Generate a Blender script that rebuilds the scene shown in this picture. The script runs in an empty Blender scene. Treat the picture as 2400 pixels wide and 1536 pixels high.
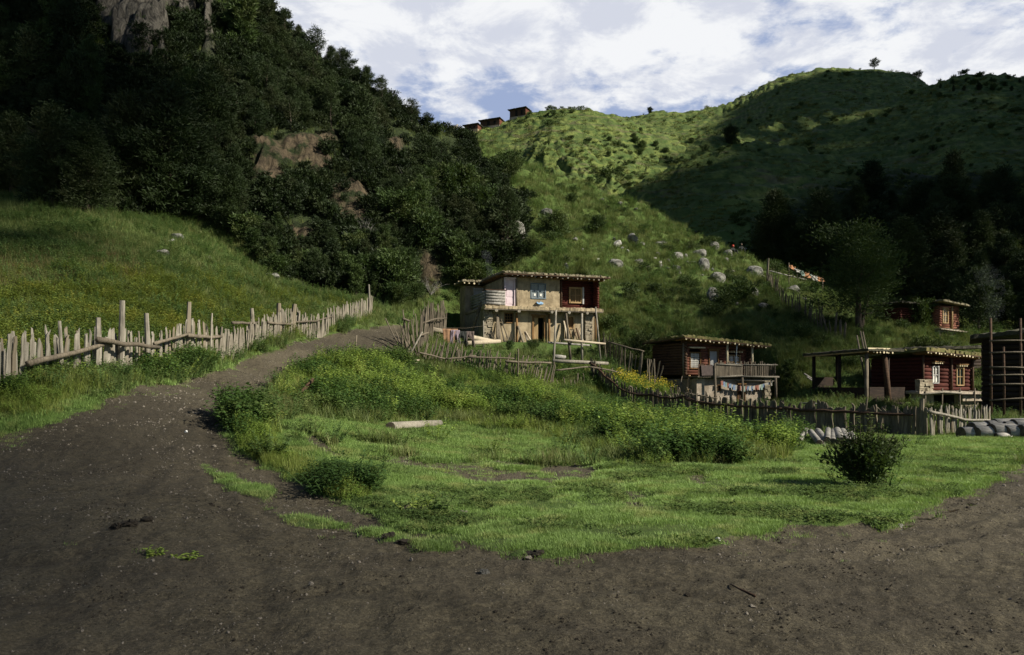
import bpy, bmesh, math, random
import numpy as np
from mathutils import Vector, Matrix, Euler
random.seed(7); RNG = np.random.default_rng(11)
SC = bpy.context.scene; COL = SC.collection
F = 1866.667; HZ = 900.0; EYE = 1.8           # focal length in photo pixels, horizon row, eye height (m)

# ------------------------------------------------------------------ helpers
def P(px, py, Y):
    return Vector(((px-1200)/F*Y, Y, EYE+(HZ-py)/F*Y))
def perlin(x, y, seed=0):
    r = np.random.default_rng(seed); perm = r.permutation(256); perm = np.concatenate([perm, perm])
    ang = r.random(256)*2*np.pi; gx, gy = np.cos(ang), np.sin(ang)
    xi = np.floor(x).astype(np.int64); yi = np.floor(y).astype(np.int64); xf = x-xi; yf = y-yi
    xi &= 255; yi &= 255
    u = xf*xf*xf*(xf*(xf*6-15)+10); v = yf*yf*yf*(yf*(yf*6-15)+10)
    def g(ix, iy, dx, dy):
        h = perm[perm[ix & 255]+(iy & 255)]; return gx[h]*dx+gy[h]*dy
    a = g(xi, yi, xf, yf); b = g(xi+1, yi, xf-1, yf); c = g(xi, yi+1, xf, yf-1); d = g(xi+1, yi+1, xf-1, yf-1)
    return (a+u*(b-a))*(1-v)+(c+u*(d-c))*v
def fbm(x, y, s, oct=4, seed=0, gain=.5):
    t = 0; a = 1.0
    for i in range(oct):
        t = t+a*perlin(x/s+13.7*i, y/s-7.1*i, seed+i); s *= .5; a *= gain
    return t
def sstep(a, b, x):
    t = np.clip((x-a)/(b-a), 0, 1); return t*t*(3-2*t)
def poly_sd(px, py, poly):
    """signed distance to a polygon, positive inside"""
    px = np.asarray(px, float); py = np.asarray(py, float)
    d = np.full(px.shape, 1e18); ins = np.zeros(px.shape, bool)
    n = len(poly)
    for i in range(n):
        x0, y0 = poly[i]; x1, y1 = poly[(i+1) % n]
        ex, ey = x1-x0, y1-y0
        t = np.clip(((px-x0)*ex+(py-y0)*ey)/(ex*ex+ey*ey+1e-9), 0, 1)
        d = np.minimum(d, (px-x0-ex*t)**2+(py-y0-ey*t)**2)
        c = ((y0 > py) != (y1 > py)) & (px < (x1-x0)*(py-y0)/(y1-y0+1e-12)+x0)
        ins ^= c
    return np.where(ins, 1, -1)*np.sqrt(d)

# ------------------------------------------------------------------ terrain heights
# ground seen in the lower half: (column, row, distance)
GP = [(-700,1536,5.3),(0,1536,5.28),(600,1536,5.28),(1200,1536,5.28),(1800,1536,5.28),(2400,1536,5.28),(3100,1536,5.28),
 (0,1330,7.8),(600,1330,7.8),(1200,1318,8),(1800,1318,8),(2400,1318,8),
 (0,1180,10.5),(0,1030,14.5),(300,1200,9.7),(600,1105,14),(300,1050,14.5),(530,1005,17),(250,935,18),(440,893,24),
 (640,900,25),(560,868,29),(760,806,40),(900,795,43),(940,780,46),(760,835,35),(700,905,26),(680,960,21.5),
 (0,905,17),(280,885,21),(440,832,26),(640,802,34),(700,788,38),(800,765,44),(870,738,50),
 (-600,960,15),(-600,700,28),(-600,560,44),
 (100,650,33),(100,540,46),(0,445,62),(300,650,35),(300,560,46),(300,500,59),(600,700,44),(750,738,48),(640,650,57),(850,708,56),(500,600,50),
 (900,1100,15.6),(900,1210,10.7),(1200,1200,11.2),(1200,1070,19.5),(1500,1200,11.2),(1500,1090,17.5),(1900,1240,10),(1900,1120,15.2),
 (1000,1005,26),(1000,930,34),(1000,880,41),(1200,990,28),(1200,930,36),(1200,885,44),(1400,1050,22.5),(1400,985,30),(1400,934,44),
 (1430,872,48),(1560,966,38),(1560,988,31),(1700,996,34),(1700,1040,24),(1900,1013,30),(1900,1045,23.5),(2180,1028,27),(2180,1046,23),(2400,1040,24),(2400,1090,17.7),(2400,1200,11.2),
 (2900,1040,24),(2900,1200,11),(2200,1150,13.5),
 (1050,795,54),(1250,797,54.5),(1400,800,57),(1250,700,62),(1050,730,62),
 (1620,935,50),(1720,945,50),(1820,945,50),(1900,930,46),(2050,970,42),(2200,970,42),(2350,985,36),
 (1540,880,54),(1500,800,59),(1700,830,57),(1850,860,53),(2010,800,58),(2150,830,58),(2230,790,62),(2350,830,60),(2800,900,50),
]
GP = np.array(GP, float)
gu = (GP[:,0]-1200)/F; gl = np.log(GP[:,2])*.9; gz = EYE+(HZ-GP[:,1])/F*GP[:,2]
def _tps(r2): return r2*np.log(np.maximum(r2, 1e-12))
_n = len(gu)
_K = _tps((gu[:,None]-gu)**2+(gl[:,None]-gl)**2)+np.eye(_n)*.004
_A = np.zeros((_n+3, _n+3)); _A[:_n,:_n] = _K
_Pm = np.stack([np.ones(_n), gu, gl], 1); _A[:_n,_n:] = _Pm; _A[_n:,:_n] = _Pm.T
_w = np.linalg.solve(_A, np.concatenate([gz, np.zeros(3)]))
def ground_z(u, Y):
    l = np.log(np.minimum(Y, 68))*.9; out = _w[_n]+_w[_n+1]*u+_w[_n+2]*l
    for i in range(_n):
        out = out+_w[i]*_tps((u-gu[i])**2+(l-gl[i])**2)
    return out
_CI = {}
def col_interp(pts, u, smooth=True):
    """polyline (px, py, Y) -> crest tangent and distance per direction u"""
    key = id(pts)
    if key not in _CI:
        a = np.array(pts, float); uu = (a[:,0]-1200)/F; g = np.linspace(-1.4, 1.4, 5601)
        k = np.exp(-np.linspace(-2.2, 2.2, 75)**2); k /= k.sum()
        sm = lambda y: np.convolve(np.pad(y, 37, mode='edge'), k, 'valid')
        _CI[key] = (g, sm(np.interp(g, uu, (HZ-a[:,1])/F)), sm(np.interp(g, uu, a[:,2])))
    g, v, y = _CI[key]; return np.interp(u, g, v), np.interp(u, g, y)
B_CREST = [(-1400,-900,140),(-600,-500,130),(0,-350,115),(300,-210,108),(500,-90,100),(620,12,95),(700,90,92),(800,175,90),(900,250,90),(1000,303,92),
 (1060,314,98),(1150,350,102),(1250,388,102),(1350,424,100),(1450,460,96),(1600,535,90),(1700,580,86),(1800,622,82),(1900,672,78),(2050,735,74),(2200,775,72),(2400,805,70),(3600,840,70)]
B_FOOT = [(-1400,300,66),(-600,350,66),(0,445,62),(200,500,60),(450,515,61),(560,550,61),(640,650,58),(720,695,57),(850,705,57),(950,720,58),(1050,720,61),(1150,700,62),
 (1250,690,63),(1420,740,62),(1500,790,59),(1600,805,58),(1700,825,57),(1800,850,54),(1900,850,54),(2000,810,57),(2100,810,58),(2200,800,61),(2400,825,60),(3600,840,60)]
C_CREST = [(500,480,300),(900,345,300),(1050,307,300),(1085,303,300),(1110,300,300),(1180,284,300),(1200,273,300),(1240,264,300),(1280,252,300),(1320,246,300),(1380,254,300),(1450,272,300),(1500,292,300),(1600,345,290),(1700,420,280),(3600,800,280)]
E_CREST = [(300,420,450),(1200,330,450),(1350,296,450),(1470,274,450),(1530,263,450),(1600,262,450),(1700,247,450),(1760,215,450),(1800,190,450),(1850,172,450),(1950,160,450),(2050,163,450),(2130,170,450),(2170,196,450),(2300,260,450),(2600,330,450),(3600,400,450)]
F_CREST = [(300,700,170),(1200,560,180),(1380,472,195),(1430,442,200),(1520,394,220),(1600,354,240),(1700,320,262),(1800,292,290),(1900,272,315),(1960,260,335),(2050,240,360),(2200,215,380),(2500,260,380),(3600,300,380)]
F2_CREST = [(300,760,150),(1200,600,160),(1400,474,175),(1500,428,180),(1600,377,186),(1700,347,190),(1760,344,192),(1850,357,192),(1950,377,190),(2100,398,186),(2300,432,175),(2600,470,165),(3600,560,160)]
G_CREST = [(1500,480,250),(1900,305,270),(2000,265,285),(2100,228,295),(2170,202,300),(2220,183,300),(2300,172,300),(2400,178,300),(2600,120,280),(3000,40,260),(3600,-60,240)]
H_CREST = [(1400,760,115),(1750,600,118),(1850,560,122),(2000,525,125),(2150,490,128),(2300,460,128),(2400,445,126),(2700,380,120),(3200,300,110),(3600,260,105)]
def hillface(pts, u, Y, s, back=.5, curve=0.0):
    v, Yc = col_interp(pts, u); zc = EYE+v*Yc; d = Yc-Y
    return np.where(d > 0, zc-s*d-curve*d*d/np.maximum(Yc, 1), zc+back*d)
def base_height(u, Y):
    g = ground_z(u, Y)
    g = np.where(Y > 68, g-.12*(Y-68), g)
    v, Yc = col_interp(B_CREST, u); zc = EYE+v*Yc
    vf, Yf = col_interp(B_FOOT, u); zf = EYE+vf*Yf
    t = (Y-Yf)/(Yc-Yf)
    tt = np.clip(t, 0, 1); prof = tt+.10*np.sin(tt*np.pi)*(1-tt)          # slightly convex
    zb = zf+(zc-zf)*prof
    zb = np.where(t < 0, zf+(Y-Yf)*1.3, np.where(t > 1, zc-.55*(Y-Yc), zb))
    k = 1.2                                                                # rounded joint at the foot
    z = np.where(Y > 30, np.log(np.exp(np.clip((g-zb)/k, -50, 50))+1)*k+zb, g)
    z = np.where(g-zb > 40, g, z)
    z = np.maximum(z, hillface(C_CREST, u, Y, .70, .5, .15))
    z = np.maximum(z, hillface(E_CREST, u, Y, .62, .5, .1))
    z = np.maximum(z, hillface(F_CREST, u, Y, .62, .45))
    z = np.maximum(z, hillface(F2_CREST, u, Y, .55, .35, .1))
    z = np.maximum(z, hillface(G_CREST, u, Y, .60, .4))
    z = np.maximum(z, hillface(H_CREST, u, Y, .60, .3))
    return z

# image-space outlines of the ground patches
DIRT = [(-900,1060),(0,1032),(70,1018),(150,985),(250,937),(318,906),(385,902),(450,888),(540,858),(620,828),(700,800),(770,787),(850,772),(905,765),(948,765),(955,835),(870,838),(770,842),(700,868),
 (650,900),(618,938),(570,950),(540,972),(532,1010),(560,1062),(625,1102),(700,1142),(780,1168),(870,1212),(960,1244),(1050,1282),(1150,1302),(1280,1310),(1400,1296),(1500,1286),(1600,1276),(1750,1266),(1900,1262),(2060,1254),(2120,1225),(2160,1195),(2230,1172),(2290,1150),(2340,1115),(2400,1085),(3300,900),(3300,1800),(-900,1800)]
STRIPS = [[(480,1100),(540,1120),(640,1165),(620,1178),(540,1150)],[(625,1200),(720,1215),(880,1245),(1000,1275),(1120,1300),(1000,1295),(860,1262),(700,1232)],[(530,965),(600,955),(660,1010),(600,1020)]]
BARE = [[(860,1070),(1000,1090),(1200,1112),(1320,1128),(1300,1142),(1100,1122),(900,1090)],[(1180,1090),(1330,1094),(1460,1110),(1300,1116)],[(700,1010),(740,1030),(780,1060),(740,1050)],[(1615,1125),(1680,1112),(1650,1142)],[(1470,1160),(1510,1155),(1500,1200),(1475,1200)],[(1840,1245),(1900,1238),(2050,1230),(2060,1252),(1900,1262)]]
ROCK = [[(300,-60),(470,-60),(462,60),(430,110),(395,60),(400,120),(385,190),(345,150),(330,115),(315,140),(262,120),(225,20)],[(255,60),(330,110),(372,190),(352,200),(255,130)],[(470,20),(500,30),(498,130),(475,130)]]
EARTH = [[(590,325),(785,322),(790,405),(745,425),(720,390),(660,400),(635,490),(590,465)],[(765,425),(855,420),(865,530),(800,520)],[(680,520),(735,520),(730,565),(685,555)],[(1150,500),(1215,500),(1210,590),(1160,585)],[(985,610),(1028,610),(1030,700),(1000,690)],[(900,330),(950,320),(935,400),(905,380)],[(20,300),(130,330),(120,420),(60,400)]]
LEFTWOOD = [(-900,-900),(640,0),(1060,305),(1090,340),(1180,420),(1240,470),(1240,600),(1130,640),(960,720),(700,690),(560,540),(440,515),(200,500),(0,440),(-900,300)]

# ------------------------------------------------------------------ the polar grid
NU_IN = 860
us = np.concatenate([np.linspace(-1.25, -.68, 60, endpoint=False), np.linspace(-.68, .68, NU_IN, endpoint=False), np.linspace(.68, 1.25, 61)])
Ys = np.concatenate([np.geomspace(2.0, 66, 520, endpoint=False), np.geomspace(66, 130, 190, endpoint=False), np.geomspace(130, 620, 260)])
NU, NY = len(us), len(Ys)
U, YY = np.meshgrid(us, Ys)                       # rows = distance
X = U*YY
Z = base_height(U, YY)
PX = 1200+U*F
def proj_py(z, Y): return HZ-(z-EYE)/Y*F
near = YY < 60
PY0 = proj_py(Z, YY)
wob = 9*fbm(X, YY, .9, 3, 3)*np.clip(14/YY, .4, 1.6)*2
dirt = np.zeros_like(Z)
nm = YY < 52
_sd = poly_sd(PX[nm], PY0[nm], DIRT); w_ = 7
for s_ in STRIPS:
    _s2 = poly_sd(PX[nm], PY0[nm], s_); _sd = np.minimum(_sd, -_s2)
for s_ in BARE:
    _s2 = poly_sd(PX[nm], PY0[nm], s_)+4; _sd = np.maximum(_sd, _s2*.8)
dirt[nm] = sstep(-w_, w_, _sd+wob[nm])
_bare = sstep(.34, .52, fbm(X, YY, 1.3, 3, 90)+.25*fbm(X, YY, .35, 2, 91))*(YY < 26)*(YY > 8)*.8
dirt = np.maximum(dirt, _bare)
def hgt(x, y):
    """terrain height at a world point (bilinear in the polar grid)"""
    u = x/y
    i = np.clip(np.searchsorted(us, u)-1, 0, NU-2); j = np.clip(np.searchsorted(Ys, y)-1, 0, NY-2)
    a = (u-us[i])/(us[i+1]-us[i]); b = (y-Ys[j])/(Ys[j+1]-Ys[j])
    return (Z[j,i]*(1-a)+Z[j,i+1]*a)*(1-b)+(Z[j+1,i]*(1-a)+Z[j+1,i+1]*a)*b
def hit(px, py, ymin=3.0):
    """where the sight line through a photo pixel meets the terrain"""
    u = (px-1200)/F; v = (HZ-py)/F
    i = int(np.clip(np.searchsorted(us, u), 0, NU-1)); c = (Z[:,i]-EYE)/YY[:,i]
    ok = np.where((c >= v) & (Ys > ymin))[0]
    if len(ok) == 0:
        j = int(np.argmax(np.where(Ys > ymin, c, -9)))
    else: j = int(ok[0])
    Y = Ys[j]
    if 0 < j and c[j] > c[j-1]:
        t = np.clip((v-c[j-1])/(c[j]-c[j-1]), 0, 1); Y = Ys[j-1]+(Ys[j]-Ys[j-1])*t
    return Vector((u*Y, Y, hgt(u*Y, Y)))

# wheel ruts worn into the road
RUTS = [[(60,1536),(230,1250),(385,1050),(545,935),(735,843),(880,803)],[(640,1536),(600,1330),(505,1130),(490,1010),(600,915),(790,828)],[(-100,1420),(300,1400),(800,1400),(1300,1395),(1800,1340),(2300,1255),(2500,1190)],[(-100,1330),(250,1300),(700,1300),(1150,1345),(1750,1300),(2250,1225),(2440,1140)]]
rut = np.zeros_like(Z); rn_ = (YY < 50)
for rp in RUTS:
    q_ = [hit(*p_) for p_ in rp]; xx = X[rn_]+.12*fbm(X[rn_], YY[rn_], 2.5, 2, 95); yy = YY[rn_]+.12*fbm(X[rn_], YY[rn_], 2.5, 2, 96); dm = np.full(xx.shape, 9.0)
    for a_, b_ in zip(q_, q_[1:]):
        ex, ey = b_.x-a_.x, b_.y-a_.y; tt_ = np.clip(((xx-a_.x)*ex+(yy-a_.y)*ey)/(ex*ex+ey*ey), 0, 1); dm = np.minimum(dm, np.hypot(xx-a_.x-ex*tt_, yy-a_.y-ey*tt_))
    rut[rn_] = np.maximum(rut[rn_], np.exp(-(dm/.15)**2)*sstep(-.35, .2, fbm(X[rn_], YY[rn_], 1.8, 2, 97))); Z[rn_] += (.010*np.exp(-((dm-.27)/.10)**2)-.018*np.exp(-(dm/.14)**2))*dirt[rn_]
rut *= dirt
# relief
farm = sstep(60, 80, YY)
Z += .055*(1-dirt)*sstep(3, 6, YY)*(YY < 200)*(1-farm)
Z += (1-farm)*(.05*fbm(X, YY, 2.2, 3, 21)+.024*fbm(X, YY, .32, 3, 22)*(1+.8*dirt))
Z += .018*np.maximum(0, perlin(X/.11, YY/.11, 40))*dirt*(YY < 25)
hum = sstep(20, 40, YY)*(1-dirt)
Z += hum*.22*fbm(X, YY, 1.6, 3, 23)*(1-farm*.2)
terr = perlin(X/14, YY/14, 31)
Z += farm*(.75*fbm(X, YY, 4.5, 5, 24)+.27*np.sin((Z+terr*2.0+.5*perlin(X/3, YY/3, 27))*2*np.pi/1.5))
# level ground cut for the house sites
for ox, oy, oz, ya, x0_, x1_, y0_, y1_, sl_ in ((-1.91,54,EYE+(HZ-800)/F*54,17.8,-1.5,9.2,-7,9,.20),(10.93,50,.42,22,-.5,6.3,-4,4.2,.10),(23.68,46,.25,25,-1.5,5,-4,3.6,.06)):
    c_, s_ = math.cos(math.radians(ya)), math.sin(math.radians(ya)); lx = (X-ox)*c_+(YY-oy)*s_; ly = -(X-ox)*s_+(YY-oy)*c_
    ed_ = np.maximum(np.maximum(x0_-lx, lx-x1_), np.maximum(y0_-ly, ly-y1_)); zt_ = oz-.05+np.minimum(ly+.6, 0)*sl_+np.maximum(ed_, 0)*2.3
    Z = np.where((ed_ < 6) & (YY > 38) & (YY < 75), np.minimum(Z, zt_), Z)
leftw = np.zeros_like(Z); rock = np.zeros_like(Z); earth = np.zeros_like(Z)
bm_ = (YY > 55) & (YY < 135) & (U < .12)
PYb = proj_py(Z, YY)
w2 = fbm(X, Z*1.0, 5, 3, 33)*26
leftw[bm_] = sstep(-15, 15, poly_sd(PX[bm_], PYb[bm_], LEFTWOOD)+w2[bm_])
for s_ in ROCK:
    rock[bm_] = np.maximum(rock[bm_], sstep(-8, 8, poly_sd(PX[bm_], PYb[bm_], s_)+w2[bm_]*.5))
for s_ in EARTH:
    earth[bm_] = np.maximum(earth[bm_], sstep(-8, 8, poly_sd(PX[bm_], PYb[bm_], s_)+w2[bm_]*.6))
cl = np.maximum(rock, earth)
Z += leftw*1.2*fbm(X, YY, 9, 4, 34)
# craggy faces: vertical ribs
rib = 1-np.abs(perlin(X/1.6, Z/7.0, 35))*2
rib2 = 1-np.abs(perlin(X/.7+4, Z/3.5, 36))*2
Z += cl*(rock*1.9*(1-np.abs(perlin(X/3.2+9, Z/14, 39))*2.4)+(.35+.65*rock)*rib+.45*rib2+rock*.5*(1-np.abs(perlin(X/.35, Z/2.2, 38))*2)+.8*fbm(X, YY, 3.0, 3, 37))
# far hills: knolls, gullies
far = sstep(120, 170, YY)
Z += far*(2.4*fbm(X, YY, 45, 4, 50)+.9*fbm(X, YY, 9, 4, 51))
_rid = 1-np.abs(fbm(X+YY*.5, YY-X*.2, 26, 3, 52))*2.2
cm = sstep(150, 200, YY)*sstep(285, 250, YY)*sstep(.20, .12, U)*sstep(-.03, .03, U)
_rk = sstep(.1, .6, fbm(X, YY, 30, 2, 54)+.35)
Z += cm*_rk*(4.2*(1-np.abs(fbm(X+.6*YY, YY-.3*X, 12, 3, 53))*2.4))
Z += far*.42*np.sin((Z+perlin(X/30, YY/30, 55)*4)*2*np.pi/3.4)

def mesh_from(name, verts, quads):
    me = bpy.data.meshes.new(name)
    n = len(verts); m = len(quads)
    me.vertices.add(n); me.vertices.foreach_set('co', np.asarray(verts, np.float32).ravel())
    me.loops.add(m*4); me.loops.foreach_set('vertex_index', np.asarray(quads, np.int32).ravel())
    me.polygons.add(m); me.polygons.foreach_set('loop_start', np.arange(0, m*4, 4, dtype=np.int32))
    me.polygons.foreach_set('use_smooth', np.ones(m, bool))
    me.update(calc_edges=True); return me
def add_attr(me, name, vals):
    a = me.attributes.new(name, 'FLOAT', 'POINT'); a.data.foreach_set('value', np.asarray(vals, np.float32).ravel())
ids = np.arange(NU*NY).reshape(NY, NU)
quads = np.stack([ids[:-1,:-1], ids[:-1,1:], ids[1:,1:], ids[1:,:-1]], -1)      # (NY-1, NU-1, 4)
V = np.stack([X, YY, Z], -1).reshape(-1, 3)
# attributes used by the ground material
PYf = proj_py(Z, YY)
dry = sstep(.0, .45, fbm(X, YY, 7, 3, 61)+.12)*(1-dirt)
brown = np.zeros_like(Z); bmk = (YY > 20) & (YY < 60) & (U < -.35)
brown[bmk] = sstep(-25, 25, poly_sd(PX[bmk], PYf[bmk], [(-300,560),(120,600),(300,610),(330,680),(200,660),(-300,690)])+w2[bmk])
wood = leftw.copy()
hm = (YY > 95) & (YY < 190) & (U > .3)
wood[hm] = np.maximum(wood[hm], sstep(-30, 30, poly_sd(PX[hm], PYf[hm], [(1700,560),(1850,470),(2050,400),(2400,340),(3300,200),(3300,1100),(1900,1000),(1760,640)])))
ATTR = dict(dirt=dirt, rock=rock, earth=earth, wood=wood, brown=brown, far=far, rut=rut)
def terrain_object(name, fsel, mat):
    q = quads.reshape(-1, 4)[fsel.reshape(-1)]
    used = np.unique(q); remap = np.full(NU*NY, -1); remap[used] = np.arange(len(used))
    me = mesh_from(name, V[used], remap[q])
    for k, v in ATTR.items(): add_attr(me, k, v.reshape(-1)[used])
    me.materials.append(mat)
    o = bpy.data.objects.new(name, me); COL.objects.link(o); o['kind'] = 'structure'
    return o
# ------------------------------------------------------------------ materials
class NT:
    def __init__(s, mat):
        s.t = mat.node_tree; s.n = s.t.nodes; s.l = s.t.links
    def add(s, typ, **kw):
        n = s.n.new(typ)
        for k, v in kw.items():
            if k in n.bl_rna.properties: setattr(n, k, v)
            else: s.set(n, k, v)
        return n
    def set(s, n, k, v):
        sock = n.inputs[k]
        if isinstance(v, bpy.types.NodeSocket): s.l.new(v, sock)
        else: sock.default_value = v
    def math(s, op, a, b=0.0, clamp=False):
        n = s.n.new('ShaderNodeMath'); n.operation = op; n.use_clamp = clamp
        for i, v in enumerate((a, b)):
            if isinstance(v, bpy.types.NodeSocket): s.l.new(v, n.inputs[i])
            else: n.inputs[i].default_value = v
        return n.outputs[0]
    def mix(s, fac, a, b, mode='MIX'):
        n = s.n.new('ShaderNodeMix'); n.data_type = 'RGBA'; n.blend_type = mode; n.clamp_factor = True
        for i, v in ((0, fac), (6, a), (7, b)):
            if isinstance(v, bpy.types.NodeSocket): s.l.new(v, n.inputs[i])
            elif i == 0: n.inputs[0].default_value = v
            else: n.inputs[i].default_value = (*v[:3], 1)
        return n.outputs[2]
    def noise(s, vec, scale, detail=4, rough=.55, dist=0.0):
        n = s.n.new('ShaderNodeTexNoise'); s.l.new(vec, n.inputs['Vector'])
        n.inputs['Scale'].default_value = scale; n.inputs['Detail'].default_value = detail
        n.inputs['Roughness'].default_value = rough; n.inputs['Distortion'].default_value = dist
        return n.outputs['Fac']
    def ramp(s, fac, lo, hi):
        n = s.n.new('ShaderNodeMapRange'); n.interpolation_type = 'SMOOTHSTEP'
        s.l.new(fac, n.inputs[0]); n.inputs[1].default_value = lo; n.inputs[2].default_value = hi
        return n.outputs[0]
    def attr(s, name):
        n = s.n.new('ShaderNodeAttribute'); n.attribute_name = name; return n.outputs['Fac']
    def scale(s, vec, xyz):
        n = s.n.new('ShaderNodeMapping'); s.l.new(vec, n.inputs[0]); n.inputs['Scale'].default_value = xyz; return n.outputs[0]
def new_mat(name):
    m = bpy.data.materials.new(name); m.use_nodes = True; m.node_tree.nodes.clear(); return m, NT(m)
def finish(t, col, rough=.9, bump=None, bstr=.4, bdist=.02, spec=.25, metal=0.0):
    b = t.add('ShaderNodeBsdfPrincipled')
    t.set(b, 'Base Color', col if isinstance(col, bpy.types.NodeSocket) else (*col[:3], 1))
    t.set(b, 'Roughness', rough); t.set(b, 'Specular IOR Level', spec); t.set(b, 'Metallic', metal)
    if bump is not None:
        bp = t.add('ShaderNodeBump'); t.set(bp, 'Height', bump); t.set(bp, 'Strength', bstr); t.set(bp, 'Distance', bdist)
        t.l.new(bp.outputs[0], b.inputs['Normal'])
    o = t.add('ShaderNodeOutputMaterial'); t.l.new(b.outputs[0], o.inputs[0]); return b
def wpos(t): return t.add('ShaderNodeNewGeometry').outputs['Position']
def opos(t): return t.add('ShaderNodeTexCoord').outputs['Object']
def orand(t): return t.add('ShaderNodeObjectInfo').outputs['Random']

def ground_material():
    m, t = new_mat('meadow_and_earth'); p = wpos(t)
    d = t.attr('dirt'); rock = t.attr('rock'); earth = t.attr('earth'); wood = t.attr('wood'); far = t.attr('far'); brown = t.attr('brown')
    n1 = t.noise(p, .9, 5); n2 = t.noise(p, 7, 5, .6); n3 = t.noise(p, 45, 4, .6); n4 = t.noise(p, .16, 4); n5 = t.noise(p, 180, 3, .6)
    # soil: trodden brown earth, damp darker patches, pale grit
    soil = t.mix(t.ramp(n2, .3, .72), (.060,.051,.032), (.128,.108,.067))
    soil = t.mix(t.ramp(n1, .38, .7), soil, t.mix(t.ramp(n3, .3, .7), (.076,.066,.042), (.165,.141,.090)))
    soil = t.mix(t.ramp(t.noise(p, .5, 3), .47, .62), soil, t.mix(.35, soil, (.10,.083,.058)))
    soil = t.mix(t.ramp(n4, .48, .62), soil, t.mix(.55, soil, (.036,.030,.021)))
    soil = t.mix(t.math('MULTIPLY', t.ramp(t.noise(p, 28, 5, .75), .42, .60), .75), t.mix(.55, soil, (.018,.015,.010)), soil)
    soil = t.mix(t.math('MULTIPLY', t.ramp(t.noise(p, 75, 3, .7), .58, .68), .5), soil, (.17,.148,.108))
    v = t.add('ShaderNodeTexVoronoi'); t.l.new(p, v.inputs['Vector']); v.inputs['Scale'].default_value = 16
    v2 = t.add('ShaderNodeTexVoronoi'); t.l.new(p, v2.inputs['Vector']); v2.inputs['Scale'].default_value = 60
    grit = t.math('MULTIPLY', t.ramp(v2.outputs['Distance'], .24, .12), t.ramp(n2, .5, .62))
    soil = t.mix(t.math('MULTIPLY', t.attr('rut'), .25), soil, (.022,.0185,.013))
    soil = t.mix(t.math('MULTIPLY', grit, .7), soil, (.23,.20,.15))
    # sward under the blades
    gr = t.mix(t.ramp(n2, .3, .7), (.038,.066,.014), (.078,.125,.026))
    gr = t.mix(t.ramp(n1, .4, .7), gr, (.075,.105,.026))
    fg = t.mix(t.ramp(t.noise(p, .35, 5, .65), .36, .62), (.040,.075,.016), (.135,.165,.042))
    fg = t.mix(t.ramp(t.noise(t.scale(p, (.25,.25,1.1)), .5, 4, .6), .45, .62), fg, (.060,.090,.024))
    fg = t.mix(t.math('MULTIPLY', t.ramp(t.noise(t.scale(p, (.3,.3,1.6)), .22, 5, .6, 1.2), .56, .64), .6), fg, (.105,.088,.052))
    gr = t.mix(far, gr, fg)
    gr = t.mix(t.math('MULTIPLY', brown, .6), gr, (.10,.075,.032))
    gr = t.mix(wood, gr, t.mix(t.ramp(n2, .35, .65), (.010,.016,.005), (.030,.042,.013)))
    rn = t.noise(t.scale(p, (1.0,1.0,.16)), 1.5, 10, .74, .9)
    rk = t.mix(t.ramp(rn, .32, .68), (.012,.011,.009), (.15,.137,.112))
    ek = t.mix(t.ramp(rn, .3, .7), (.020,.016,.011), (.150,.115,.070))
    gr = t.mix(t.math('MULTIPLY', rock, t.ramp(n1, .25, .38)), gr, rk)
    gr = t.mix(t.math('MULTIPLY', earth, t.ramp(t.noise(p, .6, 5), .38, .52)), gr, ek)
    dd = t.ramp(t.math('ADD', d, t.math('MULTIPLY', t.math('SUBTRACT', n3, .5), .9)), .35, .65)
    col = t.mix(dd, gr, soil)
    h = t.math('ADD', t.math('MULTIPLY', n2, .5), t.math('ADD', t.math('MULTIPLY', n3, .25), t.math('MULTIPLY', n5, .10)))
    h = t.math('ADD', h, t.math('MULTIPLY', t.ramp(v.outputs['Distance'], .3, .1), t.math('MULTIPLY', .12, d)))
    h = t.math('ADD', h, t.math('MULTIPLY', t.math('ADD', rock, earth), t.math('MULTIPLY', rn, 11.0)))
    h = t.math('ADD', h, t.math('MULTIPLY', far, t.math('MULTIPLY', t.noise(p, .35, 6, .7), 14.0)))
    finish(t, col, .92, h, .9, .085, .18)
    return m
def leaf_mat(name, a, b, yel=None, rough=.6, trans=.25, patch=.5, dark=None, isl=.45):
    """foliage: colour varies plant to plant and in patches over the ground; some light comes through the leaves"""
    m, t = new_mat(name); p = wpos(t); r = orand(t)
    c = t.mix(r, a, b)
    c = t.mix(t.math('MULTIPLY', t.ramp(t.noise(p, patch, 3), .45, .65), .7), c, dark if dark else tuple(x*.62 for x in a))
    if yel: c = t.mix(t.math('MULTIPLY', t.ramp(t.noise(p, patch*1.7, 3, .6), .5, .66), .8), c, yel)
    geo = t.add('ShaderNodeNewGeometry'); c = t.mix(t.math('MULTIPLY', geo.outputs['Random Per Island'], isl), c, tuple(min(1, x*1.55) for x in b))
    d = t.add('ShaderNodeBsdfDiffuse'); t.set(d, 'Color', c)
    tr = t.add('ShaderNodeBsdfTranslucent'); t.set(tr, 'Color', t.mix(.5, c, tuple(min(1, x*1.9) for x in (b[0], b[1], b[2]*.5))))
    mx = t.add('ShaderNodeMixShader'); mx.inputs[0].default_value = trans
    t.l.new(d.outputs[0], mx.inputs[1]); t.l.new(tr.outputs[0], mx.inputs[2])
    g = t.add('ShaderNodeBsdfGlossy'); g.inputs['Roughness'].default_value = rough; g.inputs['Color'].default_value = (1,1,1,1)
    m2 = t.add('ShaderNodeMixShader'); m2.inputs[0].default_value = .012
    t.l.new(mx.outputs[0], m2.inputs[1]); t.l.new(g.outputs[0], m2.inputs[2])
    o = t.add('ShaderNodeOutputMaterial'); t.l.new(m2.outputs[0], o.inputs[0]); return m
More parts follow.
